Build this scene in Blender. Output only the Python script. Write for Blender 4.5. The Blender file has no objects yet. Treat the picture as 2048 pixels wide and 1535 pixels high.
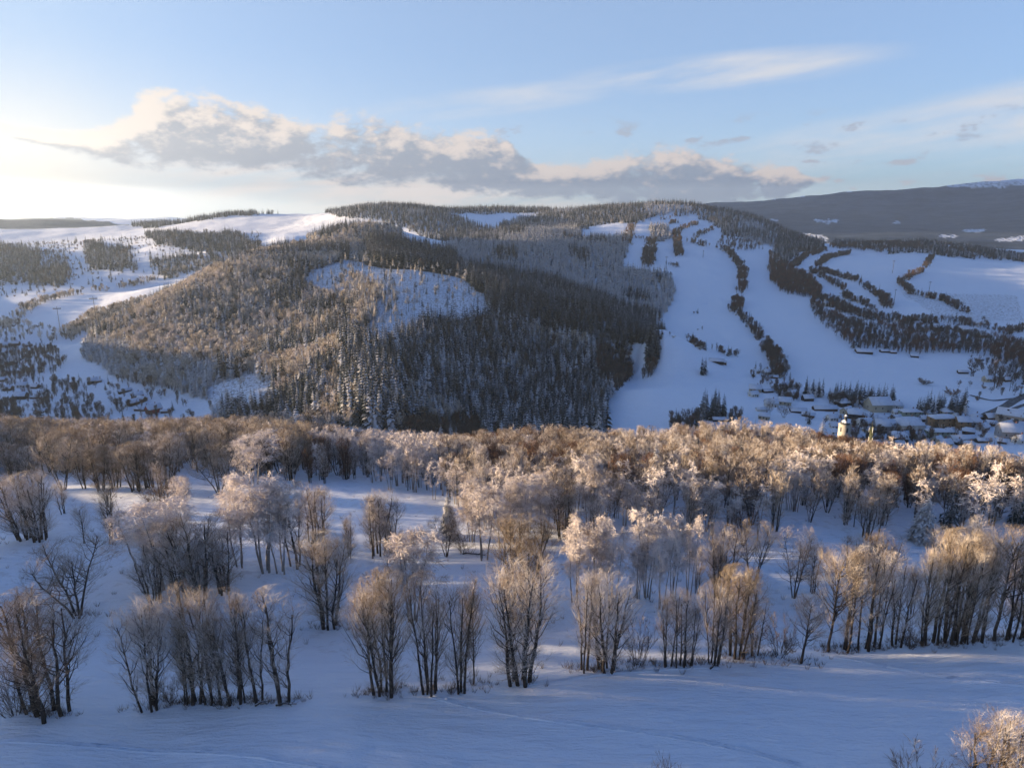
import bpy, math, random
import numpy as np
R = math.radians
scene = bpy.context.scene
COL = scene.collection

# ------------------------------------------------------------------ camera
# world: X to the right, Y straight ahead, Z up; the drone hovers at Z = 0 (valley floor about -185)
F_PX, CX, CY = 1365.0, 1024.0, 767.5
PITCH = R(13.9)
cam_d = bpy.data.cameras.new("camera"); cam = bpy.data.objects.new("camera", cam_d)
COL.objects.link(cam); scene.camera = cam
cam.location = (0, 0, 0); cam.rotation_euler = (R(90) - PITCH, 0, 0)
cam_d.sensor_width = 36.0; cam_d.lens = 36.0 * F_PX / 2048.0
cam_d.clip_start = 0.5; cam_d.clip_end = 60000

# ------------------------------------------------------------------ sun, sky, exposure
SUN_AZ, SUN_EL = R(-82), R(5.0)          # azimuth from straight ahead, negative = left
sun_vec = (math.sin(SUN_AZ) * math.cos(SUN_EL), math.cos(SUN_AZ) * math.cos(SUN_EL), math.sin(SUN_EL))
sl = bpy.data.lights.new("sun", 'SUN'); sl.energy = 5.0; sl.angle = R(0.6); sl.color = (1.0, 0.75, 0.48)
so = bpy.data.objects.new("sun", sl); COL.objects.link(so)
from mathutils import Vector
so.rotation_euler = Vector(sun_vec).to_track_quat('Z', 'Y').to_euler()
scene.view_settings.view_transform = 'Standard'; scene.view_settings.look = 'None'
scene.view_settings.exposure = 2.08; scene.view_settings.gamma = 1.0
scene.view_settings.use_curve_mapping = False
scene.cycles.use_denoising = True
scene.cycles.max_bounces = 5; scene.cycles.diffuse_bounces = 2; scene.cycles.volume_bounces = 0
scene.cycles.transparent_max_bounces = 4
scene.cycles.use_adaptive_sampling = True; scene.cycles.adaptive_threshold = 0.015

class NT:
    """small helper for writing node graphs"""
    def __init__(s, tree): s.t = tree; s.n = tree.nodes; s.l = tree.links
    def node(s, kind, **kw):
        n = s.n.new(kind)
        for k, v in kw.items(): setattr(n, k, v)
        return n
    def put(s, sock, v):
        if isinstance(v, bpy.types.NodeSocket): s.l.new(v, sock)
        else: sock.default_value = v
    def m(s, op, a, b=0.0, c=0.0, clamp=False):
        n = s.node('ShaderNodeMath', operation=op); n.use_clamp = clamp
        for i, v in enumerate((a, b, c)): s.put(n.inputs[i], v)
        return n.outputs[0]
    def mix(s, f, a, b, kind='RGBA', blend='MIX'):
        n = s.node('ShaderNodeMix', data_type=kind)
        if kind == 'RGBA': n.blend_type = blend; i = (0, 6, 7); o = 2
        else: i = (0, 2, 3); o = 0
        s.put(n.inputs[i[0]], f); s.put(n.inputs[i[1]], a); s.put(n.inputs[i[2]], b)
        return n.outputs[o]
    def sep(s, v):
        n = s.node('ShaderNodeSeparateXYZ'); s.put(n.inputs[0], v); return n.outputs
    def comb(s, x, y, z):
        n = s.node('ShaderNodeCombineXYZ')
        for i, v in enumerate((x, y, z)): s.put(n.inputs[i], v)
        return n.outputs[0]
    def noise(s, vec, scale, detail=4, rough=0.5, dist=0.0, lac=2.0):
        n = s.node('ShaderNodeTexNoise'); s.put(n.inputs['Vector'], vec)
        n.inputs['Scale'].default_value = scale; n.inputs['Detail'].default_value = detail
        n.inputs['Roughness'].default_value = rough; n.inputs['Distortion'].default_value = dist
        n.inputs['Lacunarity'].default_value = lac
        return n.outputs['Fac']
    def ramp(s, f, lo, hi, a=0.0, b=1.0):
        n = s.node('ShaderNodeMapRange', interpolation_type='SMOOTHSTEP')
        s.put(n.inputs[0], f); s.put(n.inputs[1], lo); s.put(n.inputs[2], hi); s.put(n.inputs[3], a); s.put(n.inputs[4], b)
        return n.outputs[0]
    def curve(s, x, x0, x1, pts, y0, y1):
        """piecewise curve y(x); pts in real units"""
        n = s.node('ShaderNodeFloatCurve'); c = n.mapping.curves[0]
        t = s.node('ShaderNodeMapRange'); s.put(t.inputs[0], x); t.inputs[1].default_value = x0; t.inputs[2].default_value = x1
        q = [((a - x0) / (x1 - x0), (b - y0) / (y1 - y0)) for a, b in pts]
        c.points[0].location = q[0]; c.points[1].location = q[-1]
        for p in q[1:-1]: c.points.new(*p)
        n.mapping.update(); s.put(n.inputs['Value'], t.outputs[0])
        r = s.node('ShaderNodeMapRange'); s.put(r.inputs[0], n.outputs[0]); r.inputs[3].default_value = y0; r.inputs[4].default_value = y1
        return r.outputs[0]

def elv(py): return math.degrees(math.atan((CY - py) / F_PX) - PITCH)   # elevation in degrees at mid-frame
def azd(px): return math.degrees(math.atan((px - CX) / F_PX))

world = bpy.data.worlds.new("World"); scene.world = world; world.use_nodes = True
W = NT(world.node_tree); W.n.clear()
out = W.node('ShaderNodeOutputWorld'); bg = W.node('ShaderNodeBackground'); W.l.new(bg.outputs[0], out.inputs[0])
sky = W.node('ShaderNodeTexSky', sky_type='NISHITA'); sky.sun_disc = False
sky.sun_elevation = SUN_EL; sky.sun_rotation = SUN_AZ      # rotation 0 = +Y
sky.altitude = 700; sky.air_density = 1.0; sky.dust_density = 0.3; sky.ozone_density = 3.0
SKY = 0.052
bg.inputs['Strength'].default_value = SKY
tc = W.node('ShaderNodeTexCoord')
dx, dy, dz = W.sep(tc.outputs['Generated'])
AZ = W.m('DEGREES', W.m('ARCTAN2', dx, dy)); EL = W.m('DEGREES', W.m('ARCSINE', dz))
def pix_dir(px, py):
    u = (px - CX) / F_PX; v = (CY - py) / F_PX; f = math.cos(PITCH) + v * math.sin(PITCH); z = -math.sin(PITCH) + v * math.cos(PITCH)
    return math.degrees(math.atan2(u, f)), math.degrees(math.atan2(z, math.hypot(u, f))) - 0.25
CT = [pix_dir(*p) for p in ((0,236),(150,252),(250,222),(300,186),(470,188),(560,228),(620,238),(690,212),(770,222),(860,252),(960,250),(1010,275),(1080,325),(1180,318),(1290,286),(1350,290),(1450,302),(1560,318),(1640,348))]
CB = [pix_dir(*p) for p in ((0,262),(150,300),(300,326),(500,336),(620,345),(760,358),(900,378),(1000,388),(1150,398),(1300,402),(1450,400),(1560,388),(1640,368))]
def cloud_density(az, el, seed):
    vec = W.comb(az, W.m('MULTIPLY', el, 1.9), seed)
    n1 = W.noise(vec, 0.15, 3, 0.5, 0.3); n2 = W.noise(vec, 0.75, 9, 0.62, 0.15)
    n = W.m('ADD', W.m('MULTIPLY', n1, 0.52), W.m('MULTIPLY', n2, 0.48))
    base = W.curve(az, -60, 45, [(-60, 7.5)] + CB + [(45, 1.0)], -2, 14)
    top = W.curve(az, -60, 45, [(-60, 8.0)] + CT + [(45, 1.5)], -2, 14)
    mid = W.m('MULTIPLY', W.m('ADD', base, top), 0.5); half = W.m('MAXIMUM', W.m('MULTIPLY', W.m('SUBTRACT', top, base), 0.5), 0.25)
    e = W.m('DIVIDE', W.m('SUBTRACT', el, mid), half)
    fall = W.m('MAXIMUM', W.m('MULTIPLY', W.m('SUBTRACT', W.m('POWER', W.m('ABSOLUTE', e), 2.0), 0.75), -0.16), -0.6)
    ends = W.m('MULTIPLY', W.ramp(az, 21, 28), -0.5)
    return W.m('ADD', W.m('ADD', n, fall), ends), e

d1, e1 = cloud_density(AZ, EL, 3.3)
d2, _ = cloud_density(W.m('ADD', AZ, -1.1), W.m('ADD', EL, 0.9), 3.3)
alpha = W.ramp(d1, 0.42, 0.58)
glow = W.curve(AZ, -60, 45, [(-60, 1.0), (-38, 0.95), (-28, 0.62), (-18, 0.3), (0, 0.08), (45, 0.0)], 0, 1)
lit = W.ramp(W.m('ADD', W.m('ADD', W.m('SUBTRACT', d1, d2), W.m('MULTIPLY', e1, 0.05)), W.m('MULTIPLY', W.m('SUBTRACT', glow, 0.3), 0.10)), -0.02, 0.20)
K = 0.222 / SKY
def c3(r, g, b, k=1.0): return (r * K * k, g * K * k, b * K * k, 1)
shade = W.mix(glow, c3(0.27, 0.325, 0.43), c3(0.60, 0.60, 0.63))
bright = W.mix(glow, c3(0.76, 0.66, 0.62), c3(1.18, 1.06, 0.93))
ccol = W.mix(lit, shade, bright)
# small loose scraps to the right of the bank
v3 = W.comb(AZ, W.m('MULTIPLY', EL, 2.4), 9.0)
n3 = W.noise(v3, 0.42, 5, 0.55)
scr = W.m('MULTIPLY', W.ramp(AZ, 10, 22), W.m('MULTIPLY', W.ramp(EL, 0.3, 1.5), W.ramp(EL, 6.8, 4.5)))
scr0 = W.m('MULTIPLY', W.ramp(AZ, -3, 0), W.m('MULTIPLY', W.ramp(EL, 4.5, 5.6), W.ramp(EL, 7.6, 6.2)))
a3 = W.m('MULTIPLY', W.ramp(n3, 0.56, 0.66), W.m('MAXIMUM', scr, scr0))
# high cirrus: streaks rising to the right
rx = W.m('ADD', AZ, W.m('MULTIPLY', EL, 1.0)); ry = W.m('SUBTRACT', EL, W.m('MULTIPLY', AZ, 0.12))
n4 = W.noise(W.comb(W.m('MULTIPLY', rx, 0.13), ry, 2.0), 0.62, 6, 0.6, 0.2)
def blob(a0, e0, wa, we, tilt):
    p = W.m('DIVIDE', W.m('SUBTRACT', AZ, a0), wa)
    q = W.m('DIVIDE', W.m('SUBTRACT', W.m('SUBTRACT', EL, e0), W.m('MULTIPLY', W.m('SUBTRACT', AZ, a0), tilt)), we)
    return W.ramp(W.m('ADD', W.m('MULTIPLY', p, p), W.m('MULTIPLY', q, q)), 1.0, 0.0)
cir = W.m('MAXIMUM', W.m('MAXIMUM', blob(16, 10.3, 14, 1.5, 0.03), blob(35, 6.4, 24, 2.4, 0.13)), W.m('MULTIPLY', blob(-1, 8.6, 13, 1.3, 0.10), 0.8))
cir = W.m('MAXIMUM', cir, W.m('MULTIPLY', blob(25, 3.2, 40, 3.0, 0.0), 0.35))
a4 = W.m('MULTIPLY', W.ramp(n4, 0.28, 0.72), W.m('MULTIPLY', cir, 0.98))
# pale milky air low over the horizon, warm towards the sun
low = W.m('MULTIPLY', W.ramp(EL, 13, 0), W.m('ADD', W.m('MULTIPLY', glow, 0.95), 0.12))
hori = W.mix(glow, c3(0.80, 0.80, 0.84), c3(1.22, 1.10, 0.92))
skyc = W.mix(1.0, sky.outputs[0], (0.72, 1.0, 1.45, 1), blend='MULTIPLY')
skyc = W.mix(W.m('ADD', 0.46, W.m('MULTIPLY', glow, 0.42)), skyc, c3(0.60, 0.77, 0.99))
zen = W.m('MULTIPLY', W.ramp(EL, 17, 48), 0.93)       # the zenith of a low-sun sky is a deep, dark blue
behind = W.m('MULTIPLY', W.ramp(W.m('ABSOLUTE', AZ), 70, 120), W.m('MULTIPLY', W.ramp(AZ, -100, -60), 0.6))
skyc = W.mix(W.m('MAXIMUM', zen, behind), skyc, c3(0.022, 0.112, 0.39))
s1 = W.mix(low, skyc, hori)
s1 = W.mix(W.m('MULTIPLY', W.ramp(n4, 0.3, 0.6), W.m('MULTIPLY', blob(-11, 2.0, 24, 2.6, -0.06), 0.85)), s1, c3(0.98, 0.84, 0.76))
s2 = W.mix(a4, s1, c3(0.74, 0.76, 0.82))
s3 = W.mix(W.m('MULTIPLY', a3, 0.85), s2, W.mix(W.ramp(EL, 1.5, 5.0), c3(0.62, 0.55, 0.56), c3(0.40, 0.46, 0.58)))
s4 = W.mix(W.m('MULTIPLY', alpha, 0.96), s3, ccol)
W.l.new(s4, bg.inputs[0])

# ------------------------------------------------------------------ terrain
def ray(px, py):
    u = (px - CX) / F_PX; v = (CY - py) / F_PX
    return u, math.cos(PITCH) + v * math.sin(PITCH), -math.sin(PITCH) + v * math.cos(PITCH)
def V(px, py, Y):                                   # a point seen at a pixel, Y metres ahead
    u, a, b = ray(px, py); t = Y / a
    return (u * t, Y, b * t)
def Hd(px, Y, z):                                   # a hidden point: column, metres ahead, height
    return ((px - CX) / F_PX * (Y * math.cos(PITCH) - z * math.sin(PITCH)), Y, z)
def P(az, r, z): return (r * math.sin(R(az)), r * math.cos(R(az)), z)
CP = [
 # near field and terrace edge
 V(100,1430,79), V(570,1400,81), V(1040,1365,86), V(1440,1325,91), V(1900,1285,97), V(2300,1260,102), V(-250,1450,77),
 V(1000,1530,69), V(300,1530,69), V(1750,1530,69),
 V(155,1230,114), V(655,1255,112), V(1480,1190,126), V(1900,1160,132), V(2200,1160,135),
 V(60,1078,145), V(520,1130,132), V(960,1115,137), V(1250,1100,142), V(1600,1085,152), V(2040,1080,155), V(-250,1080,150),
 V(125,975,188), V(330,985,180), V(750,1000,178), V(1100,1000,185), V(1500,990,195), V(1900,990,195), V(2300,1000,195), V(-250,960,195),
 V(100,922,262), V(500,924,255), V(900,950,250), V(1300,952,255), V(1700,962,245), V(2000,985,228), V(2300,1000,225),
 V(100,893,350), V(500,890,350), V(850,925,325), V(1100,903,345), V(1280,918,340), V(1500,890,368), V(1720,932,325), V(1900,968,280), V(2100,990,258), V(-300,893,350),
 Hd(100,440,-150), Hd(500,430,-150), Hd(850,420,-152), Hd(1200,430,-155), Hd(1500,450,-155), Hd(1720,400,-158), Hd(1900,350,-158), Hd(2100,330,-158), Hd(-300,440,-150),
 # valley in front of the middle hill
 V(250,830,590), V(50,820,600), V(50,780,690), V(300,810,625), V(100,700,900), V(-200,740,800), V(-250,830,600),
 V(600,850,505), V(760,860,468), V(900,862,515), V(1150,864,560), V(1300,850,560), V(1300,780,660),
 # middle hill
 V(450,760,650), V(500,790,600), V(420,800,620), V(200,740,750), V(180,690,845), V(250,640,905), V(300,612,955), V(400,560,1080), V(480,525,1180),
 V(600,600,900), V(600,700,740), V(620,510,1180), V(700,500,1220), V(760,530,1050), V(850,540,1010), V(920,555,1000),
 V(900,800,592), V(900,700,738), V(900,620,840), V(900,575,930), V(760,620,800), V(750,690,660), V(740,800,526), V(1010,625,860), V(1100,665,860), V(1200,706,800), V(1200,660,858), V(1200,752,738), V(1100,722,785), V(1275,740,820),
 V(1000,700,772), V(1000,790,640), V(1100,780,688), V(1200,800,672), V(1250,770,745), V(690,745,605),
 Hd(300,1060,-158), Hd(400,1210,-140), Hd(200,980,-172), Hd(850,1150,-96), Hd(950,1100,-112),
 # behind on the left: bright field, wooded slopes, white clear-cut hill, skyline
 V(130,650,1080), V(200,610,1230), V(300,575,1330), V(395,556,1380), V(50,640,1150), V(50,600,1300), V(-200,620,1250), V(-200,520,1800),
 Hd(395,1500,-132), Hd(300,1480,-150),
 V(100,560,1500), V(200,520,1700), V(300,500,1700), V(420,510,1600), V(520,490,1700), V(350,470,1950), V(500,465,1980),
 V(20,500,1950), V(150,480,2250), V(300,455,2500), V(550,428,2600), V(450,432,2600), V(600,450,2250), V(650,425,2550), V(350,447,2650), V(250,452,2700),
 V(-200,470,2300), V(90,443,3600), V(200,447,3700), V(0,448,3500), V(-200,440,3500), V(270,452,3500), Hd(300,3200,-60),
 V(560,475,1700), V(600,490,1420), V(650,470,1390), V(700,458,1390), V(790,462,1370), V(820,480,1330), V(720,490,1270), V(860,515,1220),
 Hd(740,1600,-66), Hd(680,1750,-66),
 V(690,422,2300), V(750,412,2260), V(830,414,2260), V(750,440,1950), V(850,450,1850), V(920,465,1750), V(870,480,1560), V(930,495,1440),
 Hd(780,2700,-10), Hd(550,3200,-20),
 V(950,430,2450), V(1050,428,2450), V(1000,442,2250), V(1000,421,2650), V(1100,421,2600), V(900,421,2650), Hd(1000,3200,-40),
 # second wooded hill and the ski slopes
 V(1100,470,1650), V(1040,490,1450), V(1000,515,1330), V(960,535,1260), V(1050,550,1250), V(1150,520,1380), V(1100,578,1160), V(1180,606,1090),
 V(1000,578,960), V(1100,612,900), V(1200,648,860), V(1285,690,820), Hd(980,1110,-118), Hd(1050,1060,-132), Hd(1130,1000,-142), Hd(1200,960,-150), Hd(1290,920,-158),
 V(1160,462,1800), V(1200,470,1750), V(1250,448,1900), V(1240,540,1400), V(1300,590,1230), V(1345,560,1300), V(1250,625,1060), V(1310,655,990),
 V(1190,440,2050), V(1150,455,1950), V(1260,415,2300), V(1370,410,2330), V(1300,470,1750), V(1350,440,2030), V(1440,455,1950), V(1440,425,2250), V(1520,440,2250), V(1600,478,2200), V(1640,490,2250),
 V(1300,510,1520), V(1400,520,1500), V(1480,510,1600), V(1380,580,1260), V(1480,600,1200), V(1560,600,1220), V(1440,650,1000), V(1330,690,860), V(1400,740,760), V(1560,740,790),
 V(1600,660,960), V(1700,700,860), V(1700,780,700), V(1850,720,830), V(1850,850,570), V(1950,880,520), V(1750,860,550), V(1600,820,610), V(1450,800,640), V(2040,820,620), V(2040,900,490), V(2300,860,540), V(1500,840,560),
 V(1520,545,1450), V(1580,510,1700), V(1660,500,1900), V(1650,600,1200), V(1680,560,1350), V(1750,600,1150), V(1800,640,1010), V(1900,660,960), V(2030,690,900), V(2300,700,880), V(1950,610,1120),
 V(1780,530,1500), V(1840,500,1900), V(1700,505,1900), V(1950,570,1350), V(1900,540,1520), V(2040,560,1400), V(2040,528,1720), V(1900,515,1850), V(2300,540,1600), V(2300,520,1900),
 V(1750,488,2150), V(1900,494,2200), V(2040,520,1950), V(1650,488,2150),
 Hd(1300,3000,-100), Hd(1450,3000,-120), Hd(1700,3000,-120), Hd(1950,2800,-130), Hd(2200,2800,-130),
 V(1630,470,3700), V(1900,472,3400), V(2040,482,3200), V(2250,490,3000), V(1500,455,4800), V(1750,445,5200), V(2000,430,5200),
 V(1430,406,7400), V(1560,402,7200), V(1700,388,7200), V(1800,380,7300), V(1900,372,7400), V(2048,361,7600), V(2300,355,7600), V(1900,400,6300),
 Hd(1300,7500,40), Hd(1000,6000,-60), Hd(500,6000,-60), Hd(0,6000,-60), Hd(1500,9500,-50), Hd(2000,9800,100),
 # outside the frame: unseen ground, its left slope and hill raised to cast shade
 P(-44,60,-60), P(-70,60,-59), P(-110,60,-58), P(110,70,-68), P(70,70,-67), P(150,60,-62), P(180,60,-61), P(-150,60,-60), P(-180,60,-61), P(0,30,-62),P(0,5,-61),P(90,5,-61),P(-90,5,-61),P(180,5,-61),
 P(-55,180,-59), P(-49,215,-60), P(-58,250,-54.5), P(-55,330,-60), P(-70,160,-54), P(-70,300,-45), P(-70,500,-34), P(-90,200,-44), P(-90,420,-25), P(-120,300,-40), P(180,300,-55), P(-180,300,-55), P(120,300,-90), P(60,160,-76), P(60,300,-120),
 P(-50,620,-168), P(-56,800,-150), P(-47,1150,-112), P(-56,1150,-92), P(-66,1000,-60), P(-47,1800,-120), P(-60,1900,-90), P(-52,2600,-60), P(-90,1000,-40), P(-90,2500,-40), P(-60,4500,-40), P(-75,3000,-60),
 P(48,600,-185), P(48,1200,-130), P(60,900,-150), P(50,2500,-120), P(90,900,-130), P(90,3000,-60), P(55,5000,100), P(60,8000,250), P(180,1500,-60), P(-180,1500,-60), P(140,1000,-90),
 P(180,6000,-60), P(-180,6000,-60), P(-120,6000,-40), P(120,6000,0), P(-60,9000,-60), P(0,11000,-60), P(180,11000,-60), P(-180,11000,-60), P(-90,11000,-60), P(90,11000,0), P(60,11000,0),
 P(-30,11000,-60), P(30,11500,0),
]
CPA = np.array(CP)
def polar(x, y):
    return np.arctan2(x, y), np.log(np.maximum(np.hypot(x, y), 3.0))
_ca, _cl = polar(CPA[:, 0], CPA[:, 1]); _ce = CPA[:, 2] / np.maximum(np.hypot(CPA[:, 0], CPA[:, 1]), 3.0)
# near the drone the elevation angle is extreme; interpolate z scaled by a gentler law
def _scale(l): return np.exp(l) + 60.0
_cv = CPA[:, 2] / _scale(_cl)
AK = 1.15
def _phi(d2): return 0.5 * d2 * np.log(d2 + 1e-9)
_X = np.stack([_ca * AK, _cl], 1); _n = len(_X)
_d2 = ((_X[:, None] - _X[None]) ** 2).sum(2)
_A = np.zeros((_n + 3, _n + 3)); _A[:_n, :_n] = _phi(_d2) + 2e-5 * np.eye(_n)
_A[:_n, _n] = 1; _A[:_n, _n+1:] = _X; _A[_n, :_n] = 1; _A[_n+1:, :_n] = _X.T
_W = np.linalg.solve(_A, np.concatenate([_cv, np.zeros(3)]))

def _hash(ix, iy, s):
    h = (ix.astype(np.int64) * 374761393 + iy.astype(np.int64) * 668265263 + s * 1442695041) & 0xffffffff
    h = ((h ^ (h >> 13)) * 1274126177) & 0xffffffff
    return ((h ^ (h >> 16)) & 0xffff) / 65535.0
def vnoise(x, y, s=0):
    ix = np.floor(x); iy = np.floor(y); fx = x - ix; fy = y - iy
    fx = fx * fx * (3 - 2 * fx); fy = fy * fy * (3 - 2 * fy)
    a = _hash(ix, iy, s); b = _hash(ix + 1, iy, s); c = _hash(ix, iy + 1, s); d = _hash(ix + 1, iy + 1, s)
    return (a + (b - a) * fx + (c - a) * fy + (a - b - c + d) * fx * fy) * 2 - 1
def fbm(x, y, wl, octv=4, s=0):
    t = 0; a = 1.0; 
    for k in range(octv):
        t = t + a * vnoise(x / wl + 31.7 * k, y / wl - 17.3 * k, s + k); a *= 0.5; wl *= 0.5
    return t

az_list = np.concatenate([np.linspace(-180, -52, 90, endpoint=False), np.linspace(-52, -41, 44, endpoint=False),
                          np.linspace(-41, 41, 760, endpoint=False), np.linspace(41, 180, 100)])
lr_list = np.concatenate([np.linspace(math.log(3), math.log(45), 26, endpoint=False), np.linspace(math.log(45), math.log(11500), 600)])
GA, GL = np.meshgrid(np.radians(az_list), lr_list, indexing='ij')
def _tps(a, l):
    o = np.empty(a.size); a = a.ravel() * AK; l = l.ravel()
    for i in range(0, a.size, 40000):
        q = np.stack([a[i:i+40000], l[i:i+40000]], 1)
        d2 = (q[:, None, 0] - _X[None, :, 0]) ** 2 + (q[:, None, 1] - _X[None, :, 1]) ** 2
        o[i:i+40000] = _phi(d2) @ _W[:_n] + _W[_n] + q @ _W[_n+1:]
    return o
# the smooth part on a coarser grid, then resampled
_ka = np.linspace(-180, 180, 481); _kl = np.linspace(math.log(3), math.log(11500), 260)
_KA, _KL = np.meshgrid(np.radians(_ka), _kl, indexing='ij')
_KZ = _tps(_KA, _KL).reshape(_KA.shape)
def _bil(grid, ga, gl, a, l):
    i = np.clip(np.interp(a, ga, np.arange(len(ga))), 0, len(ga) - 1.001); j = np.clip(np.interp(l, gl, np.arange(len(gl))), 0, len(gl) - 1.001)
    i0 = i.astype(int); j0 = j.astype(int); fi = i - i0; fj = j - j0
    return grid[i0, j0] * (1 - fi) * (1 - fj) + grid[i0 + 1, j0] * fi * (1 - fj) + grid[i0, j0 + 1] * (1 - fi) * fj + grid[i0 + 1, j0 + 1] * fi * fj
GX = np.exp(GL) * np.sin(GA); GY = np.exp(GL) * np.cos(GA)
GZ = _bil(_KZ, np.radians(_ka), _kl, GA, GL) * _scale(GL)
_r = np.exp(GL)
GZ = GZ + fbm(GX, GY, 260, 3, 5) * np.clip((_r - 350) / 1500, 0, 1) * 5.0 + fbm(GX, GY, 60, 3, 9) * np.clip((_r - 120) / 900, 0.05, 1) * 1.3 \
        + fbm(GX, GY, 9, 3, 3) * 0.16 + fbm(GX * 0.35 + GY * 0.12, GY, 3.2, 2, 21) * 0.05 * (_r < 260) \
        + fbm(GX, GY, 700, 4, 15) * np.clip((_r - 3000) / 3000, 0, 1) * 22
_GAR = np.radians(az_list)
def height(x, y):
    x = np.asarray(x, float); y = np.asarray(y, float); a, l = polar(x, y)
    return _bil(GZ, _GAR, lr_list, a, l)
def project(x, y, z):
    d = y * math.cos(PITCH) - z * math.sin(PITCH); d = np.where(d < 0.1, 0.1, d)
    return CX + F_PX * x / d, CY - F_PX * (y * math.sin(PITCH) + z * math.cos(PITCH)) / d
# running horizon per azimuth column, for telling what the photograph can see
_EL = (GZ - 0.0) / _r
_RUN = np.maximum.accumulate(_EL, axis=1)
def visible(x, y, z, tall, margin=6.0):
    a, l = polar(x, y); r = np.hypot(x, y)
    run = _bil(_RUN, _GAR, lr_list, a, l - 0.03)
    return (z + tall + margin) / r > run - 1e-3
def ground_at(px, py, ymin=30.0, ymax=9500.0):
    """where the line of sight through a pixel first meets the ground"""
    u, a, b = ray(px, py)
    Y = np.exp(np.linspace(math.log(ymin), math.log(ymax), 1500)); t = Y / a
    g = height(u * t, Y) - b * t
    k = np.nonzero(g > 0)[0]
    if len(k) == 0: return None
    k = k[0]
    if k:
        f = g[k - 1] / (g[k - 1] - g[k]); Y0 = Y[k - 1] + (Y[k] - Y[k - 1]) * f
    else: Y0 = Y[0]
    t = Y0 / a
    return np.array((u * t, Y0, float(height(u * t, Y0))))
def inpoly(px, py, poly):
    c = np.zeros(np.shape(px), bool); n = len(poly)
    for i in range(n):
        x0, y0 = poly[i]; x1, y1 = poly[i - 1]
        if y0 == y1: continue
        c ^= ((y0 > py) != (y1 > py)) & (px < (x1 - x0) * (py - y0) / (y1 - y0) + x0)
    return c

# ------------------------------------------------------------------ materials
def material(name, rough=0.9):
    m = bpy.data.materials.new(name); m.use_nodes = True; N = NT(m.node_tree)
    b = N.n['Principled BSDF']; b.inputs['Roughness'].default_value = rough
    b.inputs['Specular IOR Level'].default_value = 0.2
    return m, N, b
def flat(name, col, rough=0.9, var=0.25, scale=0.5):
    m, N, b = material(name, rough)
    t = N.node('ShaderNodeTexCoord')
    f = N.noise(t.outputs['Object'], scale, 5, 0.6)
    c = N.mix(f, tuple(x * (1 - var) for x in col) + (1,), tuple(min(1, x * (1 + var)) for x in col) + (1,))
    N.l.new(c, b.inputs['Base Color'])
    return m
def bump(N, b, h, strength, dist):
    n = N.node('ShaderNodeBump'); n.inputs['Strength'].default_value = strength; n.inputs['Distance'].default_value = dist
    N.l.new(h, n.inputs['Height']); N.l.new(n.outputs[0], b.inputs['Normal'])

SNOW = (0.86, 0.87, 0.90)
m_ground, N, b = material('snow_cover', 0.65)
geo = N.node('ShaderNodeNewGeometry'); pos = geo.outputs['Position']
cov = N.node('ShaderNodeVertexColor'); cov.layer_name = 'cover'; cr, cg, cb = N.sep(cov.outputs[0])
wind = N.node('ShaderNodeMapping'); N.l.new(pos, wind.inputs[0]); wind.inputs['Scale'].default_value = (0.22, 1.0, 1.0); wind.inputs['Rotation'].default_value = (0, 0, R(14))
n_w = N.noise(wind.outputs[0], 0.55, 6, 0.6)
n_f = N.noise(pos, 2.5, 4, 0.6)
n_m = N.noise(pos, 0.06, 5, 0.6)
n_l = N.noise(pos, 0.35, 6, 0.68)
snow = N.mix(n_w, (0.72, 0.765, 0.83, 1), (0.85, 0.88, 0.93, 1))
# clear-cut ground: stumps and brash poking through
brash = N.m('MULTIPLY', cg, N.ramp(n_l, 0.50, 0.60))
c1 = N.mix(brash, snow, (0.16, 0.12, 0.09, 1))
# forest floor / far forest cover, blue and darkened in place of cloud shade
n_t = N.noise(pos, 0.11, 6, 0.75)
fl = N.mix(N.ramp(N.m('ADD', N.m('MULTIPLY', n_t, 0.55), N.m('MULTIPLY', N.noise(pos, 0.006, 7, 0.65), 0.45)), 0.40, 0.66), (0.010, 0.018, 0.030, 1), (0.085, 0.115, 0.16, 1))
c2 = N.mix(cr, c1, fl)
# rough grass and weeds poking through the snow
weed = N.m('MULTIPLY', cb, N.ramp(n_l, 0.52, 0.66))
c3g = N.mix(N.m('MULTIPLY', weed, 0.75), c2, (0.22, 0.16, 0.10, 1))
N.l.new(c3g, b.inputs['Base Color'])
h = N.m('ADD', N.m('MULTIPLY', n_w, 1.0), N.m('MULTIPLY', n_f, 0.12))
h = N.m('ADD', h, N.m('MULTIPLY', N.m('MULTIPLY', cg, n_l), 1.6))
h = N.m('ADD', h, N.m('MULTIPLY', N.m('MULTIPLY', cr, n_t), 9.0))
bump(N, b, h, 0.9, 1.0)

# ------------------------------------------------------------------ land cover, painted where it lies in the world
# pixel polygons are only used to read positions off the photograph; distances keep hidden ground apart
FOREST_FAR = [  # (polygon, ymin, ymax): wooded ground that is read as cover
 ([(1380,400),(1500,400),(1800,375),(1900,366),(2400,350),(2400,520),(2030,512),(1850,490),(1640,486),(1560,460),(1380,420)], 2600, 9500),
 ([(-300,430),(0,434),(150,436),(270,452),(60,462),(-300,470)], 2900, 9500),
]
GLADES = [([(1625,438),(1680,440),(1660,447),(1632,445)],), ([(1925,459),(1970,457),(1965,465),(1930,464)],), ([(1600,466),(1650,470),(1655,482),(1605,480)],),
          ([(1880,470),(1915,470),(1910,476),(1885,475)],), ([(1540,437),(1560,438),(1555,443),(1542,442)],), ([(1880,368),(1960,358),(2100,350),(2100,366),(1990,375),(1900,374)],), ([(1990,478),(2048,473),(2060,480),(2000,484)],), ([(1780,445),(1800,443),(1798,448)],)]
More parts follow.
